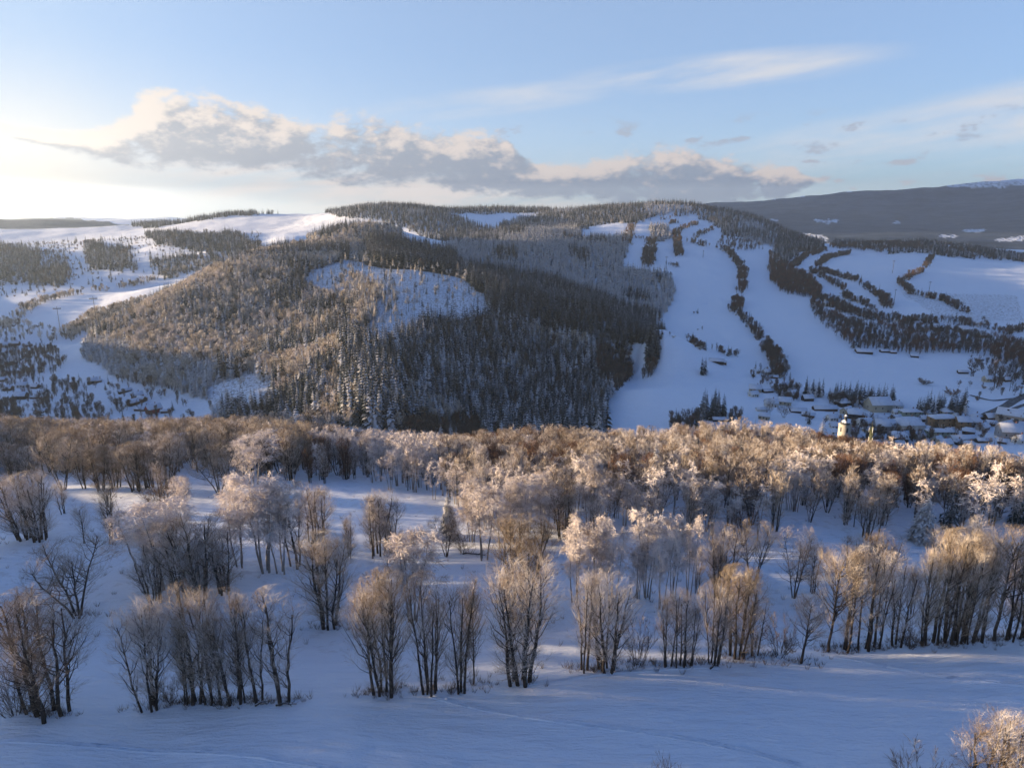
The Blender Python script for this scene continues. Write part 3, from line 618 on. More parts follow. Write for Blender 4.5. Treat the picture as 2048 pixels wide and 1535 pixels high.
# every free-standing tree of the meadow, read from the photograph: base, top, width
NEAR = [
 (30,1428,1318,95,'shrub0','dark low bush at the foot of the big leftmost tree clump',0),
 (68,1424,1197,130,'slim0','slender bare tree just beside the big leftmost clump, nearest the bush',0),
 (106,1430,1186,215,'vase0','broad many-stemmed bare tree, thickest of the front hedge row at its left end',0),
 (157,1232,1083,175,'round0','wide open-crowned golden bare tree directly behind the leftmost clump',0),
 (300,1418,1200,125,'vase0','leaning bare tree with a low side limb, left end of the second front clump',1),
 (372,1408,1225,55,'slim0','thin bare tree between the leaning tree and the crowded front clump',1),
 (390,1407,1176,120,'slim0','golden-topped bare tree, tallest of the crowded front clump',1),
 (420,1407,1182,95,'slim0','bare tree in the middle of the crowded front clump under golden tops',2),
 (444,1406,1205,70,'slim0','thin straight bare tree right of the golden-topped pair in the front clump',0),
 (471,1404,1184,105,'vase0','bare tree with dark twin trunks near the right end of the crowded front clump',2),
 (490,1405,1225,55,'single0','slim curved bare tree against the dark twin-trunked one',0),
 (518,1402,1194,85,'slim0','airy bare tree between the crowded clump and the lone upright tree',2),
 (569,1401,1180,115,'slim0','lone upright bare tree with a thick black trunk and twiggy base',0),
 (343,1406,1352,42,'shrub0','small wiry bush under the crowded front clump',1),
 (655,1256,1073,130,'vase0','dark multi-stemmed bare tree standing alone on the open snow behind the front row',3),
 (748,1389,1160,110,'single0','single leaning trunk at the left edge of the central front clump',0),
 (775,1386,1143,115,'vase0','dense golden bare tree with bundled trunks beside the single leaning trunk',1),
 (862,1386,1148,95,'vase0','narrow upright bare tree in the middle of the three central front trees',0),
 (922,1384,1143,85,'slim0','bare tree with three thick black trunks left of the tallest front tree',0),
 (947,1366,1150,62,'single0','single thin trunk between the black-trunked tree and the tallest front tree',0),
 (1043,1364,1112,155,'vase0','tallest bare tree of the front row with a forked dark base',2),
 (1040,1240,1036,135,'vase0','tall golden bare tree rising right behind the tallest front tree',1),
 (1166,1341,1138,75,'slim0','paired thin bare trunks just left of the round dense front tree',0),
 (1216,1341,1143,120,'vase0','round dense reddish bare tree with a fan of trunks, right of the paired trunks',2),
 (1275,1331,1235,55,'shrub0','small bushy sapling at the right side of the round dense tree',0),
 (1336,1333,1175,60,'slim0','thin multi-stemmed bare tree opening the right half of the front row',0),
 (1358,1332,1180,70,'slim0','wispy bare tree beside the one opening the right half of the row',2),
 (1378,1331,1190,50,'slim0','slim bare stem between the wispy tree and the bundled dark trunks',1),
 (1428,1328,1162,80,'vase0','bundle of dark trunks with a narrow golden crown',2),
 (1474,1315,1135,95,'vase0','golden crowned clump just right of the narrow bundle of dark trunks',1),
 (1509,1311,1195,55,'slim0','pale thin sapling beside the golden crowned clump',0),
 (1508,1328,1255,16,'single0','very thin lone stem standing forward of the hedge row on the snow',0),
 (1560,1312,1238,75,'shrub0','low grey bush between the pale sapling and the dark slanting stem',1),
 (1602,1326,1185,85,'single0','bare tree on one dark slanting stem standing forward of the row',0),
 (1657,1303,1092,100,'single0','tall golden bare tree with a thick pale-dusted trunk',1),
 (1690,1301,1095,75,'slim0','bare tree with three straight black trunks beside the thick pale-dusted one',0),
 (1726,1298,1088,80,'slim0','bare tree with a broad black foot in the right front hedge',2),
 (1758,1294,1105,65,'slim0','thin bare tree behind the broad black foot',0),
 (1792,1291,1112,80,'slim0','mid-height bare tree in the gap of the right front hedge',2),
 (1820,1292,1240,55,'shrub0','dark bush filling the gap of the right front hedge',0),
 (1848,1289,1092,70,'slim0','upright bare tree just past the dark bush of the hedge gap',1),
 (1880,1287,1072,90,'slim0','bare tree starting the dense right-hand clump of black trunks',2),
 (1907,1286,1062,100,'vase0','golden top in the middle of the dense right-hand clump',1),
 (1937,1284,1062,90,'vase0','bundle of black trunks in the dense right-hand clump',0),
 (1965,1283,1085,60,'slim0','slimmer tree at the far side of the dense right-hand clump',2),
 (1990,1281,1055,125,'single0','spreading tree with pale snow-lined limbs at the right picture edge',1),
 (2018,1280,1080,85,'slim0','bare tree between the spreading pale-limbed tree and the picture edge',0),
 (2046,1276,1090,90,'slim0','bare tree cut by the right picture edge in the front hedge',2),
 (1436,1192,1050,92,'vase0','bare tree behind the bundled dark trunks, left of the pale frosted one',2),
 (1505,1172,1043,85,'round0','pale frosted round tree on the open snow behind the golden crowned clump',0),
 (1588,1195,1050,90,'round0','spreading tree with snow-lined limbs behind the slanting stem',1),
 (1625,1185,1085,55,'slim0','short thin tree beside the snow-limbed spreading tree',0),
 (1752,1185,1062,92,'vase0','russet-topped bare tree behind the gap of the right hedge',0),
 (1700,1150,1070,60,'slim0','small bare tree between the two rows at right',2),
 (1870,1160,1050,90,'slim0','bare tree standing behind the dense right-hand clump',0),
 (1960,1150,1035,90,'round0','wide bare tree deeper behind the dense right-hand clump',1),
 (1150,1205,1040,72,'birch0','frost-white drooping birch, left of the trio behind the paired trunks',0),
 (1190,1200,1045,68,'birch0','frost-white birch in the middle of the drooping trio',1),
 (1226,1207,1038,60,'birch0','frost-white birch closing the drooping trio',0),
 (1293,1195,1028,72,'birch0','tallest frosted birch of the four behind the round dense tree',1),
 (1322,1218,1062,58,'birch0','shorter frosted birch in front of the four pale ones',0),
 (1345,1196,1035,50,'birch0','narrow frosted birch beside the tallest of the four',1),
 (1377,1192,1038,55,'birch0','rightmost frosted birch of the four pale ones',0),
 (827,1243,1060,108,'birch0','bushy pinkish frosted birch behind the three central front trees',1),
 (893,1112,1024,75,'round0','small round frosted tree next to the little snowy spruce',1),
 (745,1112,985,58,'slim0','leftmost of three bare trees standing together on the open slope',0),
 (762,1109,978,80,'slim0','middle and tallest of three bare trees on the open slope',1),
 (784,1106,992,58,'slim0','rightmost of three bare trees on the open slope',2),
 (968,1118,958,92,'birch0','tall frosted birch at the edge of the wood beside the small spruce',0),
 (945,1082,975,60,'birch0','short frosted birch half hidden by the tall one at the wood edge',1),
 (1003,1095,962,70,'birch0','second tall frosted birch along the wood edge',0),
 (1045,1085,955,66,'birch0','pinkish birch of the wood edge behind the tallest front tree',1),
 (1090,1080,950,66,'birch0','bushy pinkish birch further along the wood edge',0),
 (1180,1085,920,62,'birch0','pointed frosted birch rising above the wood edge',1),
 (50,1078,946,112,'vase0','many-stemmed bare tree of the pair at the left picture edge',2),
 (80,1081,945,90,'vase0','second bare tree of the pair, on a thick black foot',0),
 (168,1086,1004,42,'single0','small lone sapling between the pair and the twiggy upright tree',0),
 (222,1087,963,62,'slim0','twiggy upright bare tree with a golden tip left of the big frosted thicket',1),
 (285,1140,1008,120,'birch0','frost-laden birch at the left end of the big thicket',0),
 (335,1175,1000,130,'birch0','frost-laden birch forming the top of the big thicket',1),
 (400,1195,1022,150,'vase0','dark dense tree in the middle of the big frosted thicket',2),
 (450,1185,1062,110,'vase0','grey dense tree at the right end of the big thicket',0),
 (308,1205,1092,112,'vase0','darker tree in front of the big frosted thicket',0),
 (378,1200,1085,95,'thicket0','crowd of thin stems under the big frosted thicket',0),
 (482,1132,962,92,'birch0','left frosted birch of the pale group right of the big thicket',0),
 (530,1142,955,112,'birch0','middle and palest frosted birch right of the big thicket',1),
 (562,1146,962,92,'birch0','right frosted birch of the pale group with crossing trunks',0),
 (592,1132,982,78,'slim0','bare tree leaning out of the pale birch group',0),
 (625,1086,965,66,'slim0','bare tree with two straight trunks right of the pale birch group',1),
 (645,1082,972,66,'slim0','neighbour of the straight two-trunked tree above the open slope',0),
 (30,962,882,88,'vase0','rounded bare tree at the left picture edge in the third row',2),
 (62,965,890,60,'slim0','slim tree beside the rounded one in the third row',0),
 (126,979,868,88,'round0','mushroom-shaped tree with a thick black trunk in the third row',0),
 (170,976,905,50,'slim0','thin tree right of the mushroom-shaped one',0),
 (200,981,893,75,'vase0','crowded thin trunks under a flat golden crown in the third row',1),
 (230,975,890,60,'vase0','last tree of the flat golden crowned group in the third row',0),
 (275,981,884,72,'vase0','pale golden tree left of the broad dome-shaped one',1),
 (335,983,866,125,'vase0','broad dome-shaped tree in the middle of the third row',1),
 (300,975,880,60,'vase0','tree tucked behind the broad dome-shaped one',2),
 (440,986,888,100,'round0','open spreading tree near the bottom of the third row',0),
 (460,990,900,70,'round0','low forked tree beside the open spreading one',1),
 (508,968,864,92,'birch0','white-topped frosted tree ending the third row',0),
 (345,1010,955,70,'shrub0','grey bush above the big frosted thicket',0),
 (310,1012,965,60,'shrub0','smaller grey bush beside the one above the thicket',1),
 (897,1076,982,34,'spruce0','little snow-covered spruce on the open slope behind the small round tree',0),
 (925,1104,1062,50,'shrub0','low dark bush at the foot of the tall frosted birch',0),
 (1145,1085,1030,60,'shrub0','pale low bush at the wood edge behind the drooping trio',1),
 (1845,1082,990,75,'spruce0','broad snow-dusted spruce at the wood edge behind the right hedge',0),
 (1735,1075,985,80,'thicket0','dark russet thicket of thin trunks at the wood edge',0),
 (1960,1612,1432,130,'slim0','brown bare tree rising into the lower right corner',0),
 (2022,1625,1432,110,'vase0','russet bare tree cut by the lower right corner',0),
 (1830,1600,1508,110,'shrub0','russet bush tops at the bottom edge near the lower right corner',1),
 (1330,1580,1518,70,'shrub0','small twiggy bush top at the bottom edge in the middle right',0),
]
for n_, (px_, b_, t_, w_, k_, lab, i_) in enumerate(NEAR):
    if 'golden' not in lab and k_ in ('vase0', 'slim0', 'single0'): i_ = (i_ + n_ * 2) % len(PROTO[k_])
    at_pixel(px_, b_, t_, w_, k_, lab, None, i_)
NNEAR = len(TREES)
for t_ in TREES:
    assert 3 < len(t_[8].split()) < 17, t_[8]

# mixes of kinds; (proto key, weight, height lo, hi)
MIX = {
 'gold':  [('gold1', 5, 10, 18), ('brown1', 2, 10, 17), ('birch1', 0.5, 11, 17)],
 'goldbr':[('gold1', 2, 12, 17), ('brown1', 4, 12, 17), ('birch1', 0.8, 11, 15)],
 'white': [('birch1', 6, 12, 17), ('brown1', 1, 10, 14)],
 'pink':  [('birch1', 3, 11, 16), ('brown1', 3, 12, 16), ('gold1', 1, 12, 16)],
 'pinksp':[('birch1', 1.7, 8, 17), ('brown1', 3, 8, 18), ('red1', 1.8, 8, 15), ('spruce1', 0.45, 12, 18)],
 'russet':[('red1', 5, 11, 15), ('brown1', 2, 11, 15), ('spruce1', 0.1, 13, 17)],
 'mixdk': [('brown1', 4, 10, 17), ('red1', 2, 9, 15), ('birch1', 0.7, 9, 15), ('spruce1', 0.25, 13, 18)],
 'sp':    [('spruce2', 8, 12, 27), ('snowspruce2', 2, 15, 23), ('brown2', 0.5, 12, 18)],
 'spmix': [('spruce2', 3, 14, 23), ('snowspruce2', 3, 14, 22), ('tan2', 2.6, 10, 16), ('birch2', 2.0, 10, 15)],
 'dec':   [('tan2', 4, 9, 15), ('birch2', 4, 9, 15), ('brown2', 1.2, 9, 14), ('snowspruce2', 1.2, 13, 21)],
 'snowsp':[('rimespruce2', 6, 11, 19), ('snowspruce2', 4, 12, 22), ('spruce2', 1, 12, 21)],
 'dark':  [('spruce2', 1, 14, 25)],
 'wall':  [('spruce2', 1, 26, 31)],
 'wallmix': [('spruce2', 4, 22, 29), ('snowspruce2', 2, 20, 27), ('tan2', 1.2, 12, 17)],
 'sapling': [('slim0', 5, 7, 12), ('single0', 1, 6, 10), ('birch0', 0.8, 8, 12)],
 'decbr': [('brown2', 5, 9, 14), ('red2', 1.5, 9, 13), ('spruce2', 0.7, 12, 18)],
 'decred':[('red2', 5, 10, 15), ('brown2', 2, 10, 14)],
 'hedge': [('brown2', 5, 6, 11), ('red2', 2, 6, 10), ('spruce2', 1.2, 9, 15), ('shrub1', 2, 3, 5)],
 'hedgetan': [('tan2', 5, 6, 11), ('brown2', 3, 6, 10), ('shrub1', 1, 3, 5)],
 'pine':  [('pine1', 5, 15, 24), ('birch2', 0.7, 8, 13), ('snowspruce2', 0.8, 9, 18)],
 'sparse':[('spruce2', 4, 10, 20), ('shrub1', 2, 3, 6), ('brown2', 2, 6, 10)],
 'dense_young': [('snowspruce2', 6, 11, 16), ('tan2', 1, 8, 12)],
}
nz = lambda x, y, wl, s: float(vnoise(np.array([x / wl]), np.array([y / wl]), s)[0])
def put(x, y, mix, label, group, hs=1.0):
    w = np.array([m_[1] for m_ in MIX[mix]]); key, _, a, b = MIX[mix][RNG.choice(len(w), p=w / w.sum())]
    i = int(RNG.integers(len(PROTO[key]))); sz = (a + (b - a) * RNG.random()) * hs / PROTO[key][i].H
    add(x, y, key, i, sz, sz * (0.85 + 0.4 * RNG.random()), label, group)
def scatter(poly, y0, y1, sp, mixf, label, group, excl=(), hs=1.0, keep=1.0, tall=22.0, wob=6.0):
    """trees on a jittered grid over the ground whose picture position lies in poly, between y0 and y1 metres ahead"""
    pp = np.array(poly, float); lo = pp[:, 0].min() - 60; hi = pp[:, 0].max() + 60
    X0 = min((lo - CX) / F_PX * y0, (lo - CX) / F_PX * (y1 + 60)); X1 = max((hi - CX) / F_PX * y0, (hi - CX) / F_PX * (y1 + 60))
    gx, gy = np.meshgrid(np.arange(X0, X1, sp), np.arange(y0, y1, sp))
    gx = gx + (RNG.random(gx.shape) - 0.5) * sp * 1.1 + (np.arange(gx.shape[0]) % 2)[:, None] * sp * 0.5; gy = gy + (RNG.random(gx.shape) - 0.5) * sp * 1.1
    gx = gx.ravel(); gy = gy.ravel()
    if keep < 1: k = RNG.random(len(gx)) < keep; gx = gx[k]; gy = gy[k]
    gz = height(gx, gy); px, py = project(gx, gy, gz)
    wx = px + wob * vnoise(gx / 22, gy / 22, 77); wy = py + wob * 0.6 * vnoise(gx / 22, gy / 22, 78)
    k = inpoly(wx, wy, poly)
    for e in excl: k &= ~inpoly(wx, wy, e)
    k &= visible(gx, gy, gz, tall)
    for x, y, a, b in zip(gx[k], gy[k], px[k], py[k]):
        put(x, y, mixf(a, b, x, y) if callable(mixf) else mixf, label(a, b) if callable(label) else label, group, hs)
def line(pts, w, sp, mix, label, group, hs=1.0):
    """a hedge along a line read from the photograph; w = width in metres"""
    G = [ground_at(*p) for p in pts]; G = [g for g in G if g is not None]
    for a, b in zip(G[:-1], G[1:]):
        d = np.hypot(*(b - a)[:2])
        if d > 500: continue
        n = int(max(1, d / sp * max(1, w / sp)))
        for _ in range(n):
            q = a + (b - a) * RNG.random()
            if nz(q[0], q[1], 24, 51) < -0.42: continue
            o = (RNG.random(2) - 0.5) * w
            put(q[0] + o[0], q[1] + o[1], mix, label, group, hs)

# --- the wooded belt between meadow and valley
def beltmix(px, py, x, y):
    if px < 620: return 'gold' if nz(x, y, 30, 1) > -0.35 else 'goldbr'
    if px < 880: return 'white' if (py > 915 and nz(x, y, 20, 2) > -0.4) else ('russet' if py < 905 else 'mixdk')
    if px < 1180: return 'pink' if py > 985 else ('mixdk' if nz(x, y, 25, 3) > -0.3 else 'russet')
    if px < 1640: return 'pinksp' if (py < 915 or nz(x, y, 28, 4) > 0.0) else ('mixdk' if py < 980 else 'pink')
    return 'russet' if (py < 960 and px < 1930) else ('pinksp' if nz(x, y, 28, 5) > 0.1 else 'mixdk')
def beltlabel(px, py):
    if px < 240: a = 'above the third row at the left picture edge'
    elif px < 520: a = 'behind the third row of domed trees'
    elif px < 680: a = 'behind the pale birch group, at the brow above the valley'
    elif px < 880: a = 'in the frosted stand left of the little snowy spruce'
    elif px < 1100: a = 'in the brown wood below the dark spruce hill'
    elif px < 1300: a = 'in the wood behind the drooping frosted trio'
    elif px < 1480: a = 'in the wood below the foot of the ski slope'
    elif px < 1660: a = 'in the wood just left of the church tower'
    elif px < 1800: a = 'in the russet wood around the lattice mast'
    else: a = 'in the wood between the right hedge and the village'
    return a
BELT = [(-320,850),(2400,850),(2400,1065),(1900,1075),(1700,1060),(1540,1085),(1300,1108),(1080,1092),(985,1075),(940,1020),(860,1008),(800,985),(700,958),(640,968),(520,955),(420,948),(-320,952)]
NB0 = len(TREES)
scatter(BELT, 150, 400, 5.9, beltmix, beltlabel, 'trees of the belt above the valley', tall=14,
        excl=[[(1480,900),(1560,905),(1545,925),(1490,920)], [(1540,1040),(1680,1045),(1700,1070),(1560,1080)]])
scatter([(1050,1150),(1900,1130),(1960,1225),(1080,1238)], 105, 150, 6.5, 'sapling', 'among the young trees behind the front hedge row', 'young trees behind the front row', keep=0.24, tall=12)
scatter([(560,1010),(700,1040),(900,1150),(700,1180),(560,1100)], 120, 180, 7, 'sapling', 'on the open slope of the near meadow', 'young trees on the open slope', keep=0.14, tall=12)
scatter([(0,990),(430,1000),(430,1060),(0,1060)], 130, 185, 7, 'sapling', 'between the third row and the pair at the left edge', 'young trees below the third row', keep=0.16, tall=12)
# --- middle hill
BIGCLEAR = [(690,520),(760,535),(870,545),(930,558),(965,590),(985,625),(940,648),(860,645),(790,692),(700,684),(760,625),(720,600),(640,590),(600,570),(620,540)]
SMALLCLEAR = [(415,775),(500,745),(545,765),(565,805),(500,830),(420,830)]
VALLEY = [(130,700),(200,735),(240,765),(330,790),(410,810),(430,850),(0,860),(0,700)]
STRIP = [(1262,690),(1292,688),(1290,750),(1262,790)]
HILL1 = [(160,722),(170,690),(210,650),(300,606),(420,548),(520,510),(640,482),(760,480),(860,510),(940,530),(1010,545),(1090,560),(1180,590),(1280,632),(1330,680),(1305,755),(1250,770),(1215,800),(1195,868),(1130,890),(900,895),(600,890),(425,860),(415,800),(340,785),(250,765)]
def hill1mix(px, py, x, y):
    n = 1.3 * nz(x, y, 60, 11) + 0.5 * nz(x, y, 22, 12); 
    if 735 < px < 915 and y > 1015: return 'wall'
    if 680 < px < 800 and py > 690: return 'wallmix'
    if px < 440 and py > 680: return 'dense_young' if n < 0.35 else 'dec'
    if px < 700: 
        if py > 690: return 'dec' if n > -0.35 else 'sp'
        return ('dec' if n > 0.45 else 'spmix') if n > -0.35 else 'sp'
    if px < 780: return 'dec' if (n > 0.35 or py > 830) else 'spmix'
    if py > 850: return 'decbr' if px < 960 else 'sp'
    if px > 940 and py < 590 + (px - 940) * 0.3 + 30: return 'dark'
    if px > 1190 and py > 640: return 'decbr' if n > 0 else 'sp'
    return 'sp' if n < 0.5 else 'spmix'
def hill1label(px, py):
    if px < 440: return 'in the dense young stand at the left foot of the middle hill'
    if px < 720: return 'on the sunlit left flank of the middle hill' if py < 740 else 'around the small clearing at the foot of the middle hill'
    if px < 950: return 'below the logged clearing on the middle hill' if py > 650 else 'behind the logged clearing on the middle hill'
    return 'on the shaded right side of the middle hill'
scatter(HILL1, 470, 1270, 4.7, hill1mix, hill1label, 'trees on the middle hill', hs=1.08, excl=[BIGCLEAR, SMALLCLEAR, VALLEY, STRIP])
scatter(BIGCLEAR, 700, 1050, 15, 'pine', 'left standing on the logged clearing of the middle hill', 'trees left on the clearing')
scatter([(700,560),(790,560),(800,640),(740,650)], 700, 1000, 6, 'pine', 'left standing on the logged clearing of the middle hill', 'trees left on the clearing', keep=0.35)
scatter([(690,545),(700,540),(780,600),(700,640),(660,600)], 780, 1000, 6, 'dec', 'at the left rim of the logged clearing', 'trees left on the clearing', keep=0.6)
scatter(SMALLCLEAR, 500, 700, 12, 'dec', 'on the small snowy clearing at the foot of the middle hill', 'trees on the small clearing', keep=0.35, hs=0.7)
# --- second hill, skyline hill, knob
HILL2 = [(880,500),(930,482),(1050,452),(1150,448),(1168,478),(1235,472),(1262,462),(1256,500),(1245,535),(1330,545),(1352,575),(1340,610),(1320,650),(1280,670),(1180,640),(1060,590),(960,552),(890,540)]
scatter(HILL2, 960, 2050, 6.5, lambda px, py, x, y: 'snowsp' if nz(x, y, 70, 31) > -0.5 and py < 640 else 'sp', 'on the second wooded hill beside the ski slope', 'trees on the second hill', hs=0.95)
SKYHILL = [(650,424),(750,408),(870,414),(900,432),(930,440),(990,465),(1000,448),(1075,434),(1090,424),(1150,420),(1260,405),(1380,400),(1480,420),(1560,450),(1600,470),(1625,495),(1560,502),(1500,482),(1450,470),(1430,450),(1380,430),(1330,430),(1270,447),(1228,446),(1180,453),(1160,462),(1060,458),(960,482),(900,492),(860,478),(800,455),(750,440),(680,434)]
scatter(SKYHILL, 1500, 2750, 9, lambda px, py, x, y: 'sp' if nz(x, y, 90, 33) > -0.5 else 'snowsp', 'on the wooded ridge along the skyline', 'trees on the skyline ridge', hs=0.85)
KNOB = [(610,475),(680,448),(780,444),(835,462),(800,482),(880,500),(905,530),(780,515),(700,490),(640,490)]
scatter(KNOB, 1160, 1600, 7.5, lambda px, py, x, y: 'spmix' if nz(x, y, 70, 35) > -0.4 else 'sp', 'on the rounded knoll behind the middle hill', 'trees on the knoll', excl=[[(800,458),(870,468),(930,487),(860,502),(800,482)]])
scatter([(820,478),(900,488),(890,500),(830,498)], 1250, 1600, 12, 'sparse', 'scattered on the snow patch behind the middle hill', 'trees on the snow patch', keep=0.6)
scatter([(880,418),(1100,418),(1100,427),(880,426)], 2400, 2800, 9, 'sp', 'in the thin row along the skyline', 'trees on the skyline ridge', hs=0.9)
# --- far left
scatter([(260,452),(330,444),(440,428),(560,418),(700,414),(700,424),(560,425),(440,434),(300,456)], 2450, 2900, 8.5, 'sp', 'in the thin row along the skyline', 'trees on the skyline ridge')
for pl in ([(285,468),(480,468),(515,498),(420,505),(320,492)], [(165,485),(265,498),(275,542),(180,540)], [(-100,490),(75,497),(85,540),(0,560),(-100,560)], [(60,540),(135,530),(135,572),(60,572)], [(300,520),(430,505),(450,530),(330,560)], [(440,500),(520,485),(520,505),(450,520)]):
    scatter(pl, 1350, 2150, 8.5, lambda px, py, x, y: 'sp' if nz(x, y, 60, 36) > -0.4 else 'decbr', 'in the dark groves on the far left slope', 'trees on the far left slope', hs=0.95)
scatter([(-100,490),(520,468),(510,520),(300,562),(0,600),(-100,600)], 1350, 2200, 17, 'sparse', 'scattered over the far left slope', 'trees on the far left slope', keep=0.5)
scatter([(-150,505),(130,505),(150,560),(-150,590)], 1350, 1950, 10, lambda px, py, x, y: 'sp' if nz(x, y, 60, 37) > 0.1 else 'decbr', 'in the dark groves on the far left slope', 'trees on the far left slope', keep=0.55)
line([(0,655),(60,612),(120,594),(250,572),(330,548),(400,532),(450,520)], 26, 6, 'hedgetan', 'in the tan hedge above the sunlit field', 'hedge trees by the sunlit field', 1.2)
scatter([(120,668),(180,628),(292,598),(302,612),(200,652),(140,682)], 830, 1500, 6, 'hedgetan', 'in the tan wood below the sunlit field', 'hedge trees by the sunlit field', hs=1.3, tall=12)
scatter([(0,640),(110,655),(120,690),(0,690)], 900, 1300, 11, 'hedgetan', 'around the houses left of the sunlit field', 'trees of the left village', keep=0.6, hs=1.2)
for pl, kp in (([(-80,695),(95,692),(135,722),(110,752),(-80,765)], .8), ([(95,760),(165,770),(205,840),(150,850),(60,840)], 0.5), ([(-80,805),(40,808),(45,850),(-80,850)], 0.6), ([(0,760),(300,760),(420,850),(0,850)], 0.27), ([(232,800),(262,805),(300,840),(235,835)], 0.25)):
    scatter(pl, 520, 1000, 6.5, lambda px, py, x, y: 'decbr' if (nz(x, y, 40, 38) > -0.6 or py > 755) else 'sp', 'among the houses of the shaded left village', 'trees of the left village', keep=kp, hs=0.72)
# --- right: ski slopes, hedges, village
sk = 'along the hedges between the ski slopes'; g_sk = 'hedge trees between the ski slopes'
line([(1262,450),(1258,470),(1252,492)], 22, 6, 'hedge', sk, g_sk, 1.3)
line([(1303,482),(1300,505),(1294,532)], 26, 5, 'hedge', sk, g_sk, 1.4)
scatter([(1300,452),(1335,455),(1340,482),(1300,480)], 1600, 2100, 7, 'snowsp', sk, g_sk, tall=20)
line([(1350,466),(1356,490),(1356,512)], 20, 6, 'hedge', sk, g_sk, 1.5)
line([(1350,466),(1365,458),(1396,447)], 14, 7, 'hedge', sk, g_sk, 1.3)
line([(1392,476),(1412,464),(1425,458)], 14, 7, 'hedge', sk, g_sk, 1.2)
line([(1340,449),(1352,444)], 14, 7, 'hedge', sk, g_sk, 1.2)
line([(1254,474),(1295,480)], 8, 6, 'hedge', sk, g_sk, 1.0)
line([(1320,440),(1345,436),(1352,430)], 10, 8, 'hedge', sk, g_sk, 1.3)
line([(1378,484),(1400,490),(1430,494),(1455,503),(1472,522),(1486,540)], 20, 5, 'hedge', sk, g_sk, 1.3)
line([(1486,540),(1482,580),(1472,618)], 17, 4.5, 'decred', sk, g_sk, 0.9)
line([(1462,616),(1500,650),(1530,690),(1555,718)], 15, 4.5, 'hedge', sk, g_sk, 1.1)
line([(1530,700),(1552,725),(1560,752)], 18, 5, 'decbr', sk, g_sk, 1.0)
line([(1340,532),(1362,532)], 20, 5, 'hedge', sk, g_sk, 0.9)
line([(1388,626),(1394,628)], 10, 5, 'hedge', sk, g_sk, 0.7); line([(1398,658),(1402,660)], 10, 5, 'hedge', sk, g_sk, 0.7)
line([(1320,672),(1355,678)], 8, 7, 'hedge', sk, g_sk, 0.8)
line([(1382,682),(1402,700)], 14, 5, 'hedge', sk, g_sk, 1.0); line([(1405,742),(1408,748)], 8, 4, 'wall', sk, g_sk, 0.75)
line([(1432,700),(1480,720),(1510,735),(1560,752)], 18, 5.5, 'hedge', sk, g_sk, 1.0)
scatter([(1440,470),(1500,485),(1530,500),(1480,505),(1440,490)], 1500, 2100, 10, 'decbr', sk, g_sk, keep=0.7)
scatter([(1540,510),(1592,545),(1632,560),(1642,602),(1610,592),(1560,582),(1540,560)], 1100, 1800, 6, 'decred', 'in the rust brown copse between the ski slopes', 'copse between the ski slopes', hs=1.0, tall=12)
scatter([(1560,470),(1640,485),(1650,496),(1600,505),(1560,540),(1540,525)], 1350, 2300, 8, 'sp', 'on the dark tail of the skyline ridge', 'trees on the skyline ridge')
scatter([(1618,590),(1650,625),(1700,645),(1780,652),(1900,662),(1990,680),(2080,690),(2080,748),(1950,712),(1800,704),(1700,694),(1650,658),(1630,630)], 780, 1250, 6.5, lambda px, py, x, y: 'decbr' if nz(x, y, 45, 40) > -0.2 else 'decred', 'in the dark hedge wood above the village field', 'hedge wood above the village field', hs=0.95, tall=14, keep=0.85)
hf = 'in the dark hedges of the upper right fields'; g_hf = 'hedges of the upper right fields'
for l_, w_ in (([(1552,516),(1590,505),(1629,498)], 14), ([(1586,534),(1612,512),(1650,500)], 15), ([(1637,534),(1660,515),(1698,506)], 17), ([(1640,541),(1720,566),(1760,592),(1776,616)], 17), ([(1618,541),(1683,577),(1698,600)], 13), ([(1700,600),(1725,606),(1745,622)], 12),
               ([(1811,577),(1797,564),(1848,541),(1862,516)], 11), ([(1811,577),(1824,588),(1884,600),(1935,628),(1976,648)], 14), ([(1770,640),(1850,645),(1960,652)], 30), ([(2000,668),(2048,660)], 14), ([(1640,595),(1700,625),(1760,640)], 30)):
    line(l_, w_, 4.3, 'hedge', hf, g_hf, 1.15)
scatter([(1670,488),(1850,488),(2060,512),(2060,522),(1870,514),(1660,497)], 1850, 2600, 9, lambda px, py, x, y: 'decbr' if nz(x, y, 80, 41) > -0.1 else 'sp', 'in the brown wood beyond the upper right fields', 'wood beyond the upper right fields')
vs = 'among the roofs of the right village'; g_vs = 'trees of the right village'
for pl, mx, sp_, h_ in (([(1607,782),(1642,782),(1642,795),(1607,795)], 'sp', 5, .8), ([(1655,792),(1700,790),(1790,800),(1788,812),(1660,812)], 'sp', 5, .75), ([(1838,815),(1930,815),(1930,832),(1838,832)], 'sp', 5, .8),
                    ([(1405,820),(1450,820),(1450,842),(1405,842)], 'wall', 6, .75), ([(1338,842),(1400,838),(1400,862),(1338,862)], 'decbr', 6, 1), ([(1455,832),(1480,832),(1480,850),(1455,850)], 'decbr', 7, .9),
                    ([(1540,780),(1600,775),(1600,800),(1560,805)], 'decbr', 6, .8), ([(1650,800),(1700,800),(1700,815),(1650,815)], 'decbr', 7, 1), ([(1190,845),(1215,845),(1210,870),(1190,870)], 'wall', 8, .9),
                    ([(1930,730),(2080,720),(2080,770),(1990,770)], 'decbr', 9, .8), ([(1600,840),(2060,840),(2060,895),(1750,895)], 'hedge', 15, 1.0), ([(1900,770),(2060,760),(2060,800),(1950,800)], 'hedge', 16, 1.0),
                    ([(1790,855),(1850,875),(1850,895),(1770,895)], 'decbr', 7, .8), ([(1690,850),(1780,870),(1760,900),(1690,890)], 'decbr', 8, .8), ([(1500,745),(1580,750),(1590,775),(1520,775)], 'hedge', 9, 1)):
    scatter(pl, 400, 900, sp_, mx, vs, g_vs, hs=h_, tall=12)
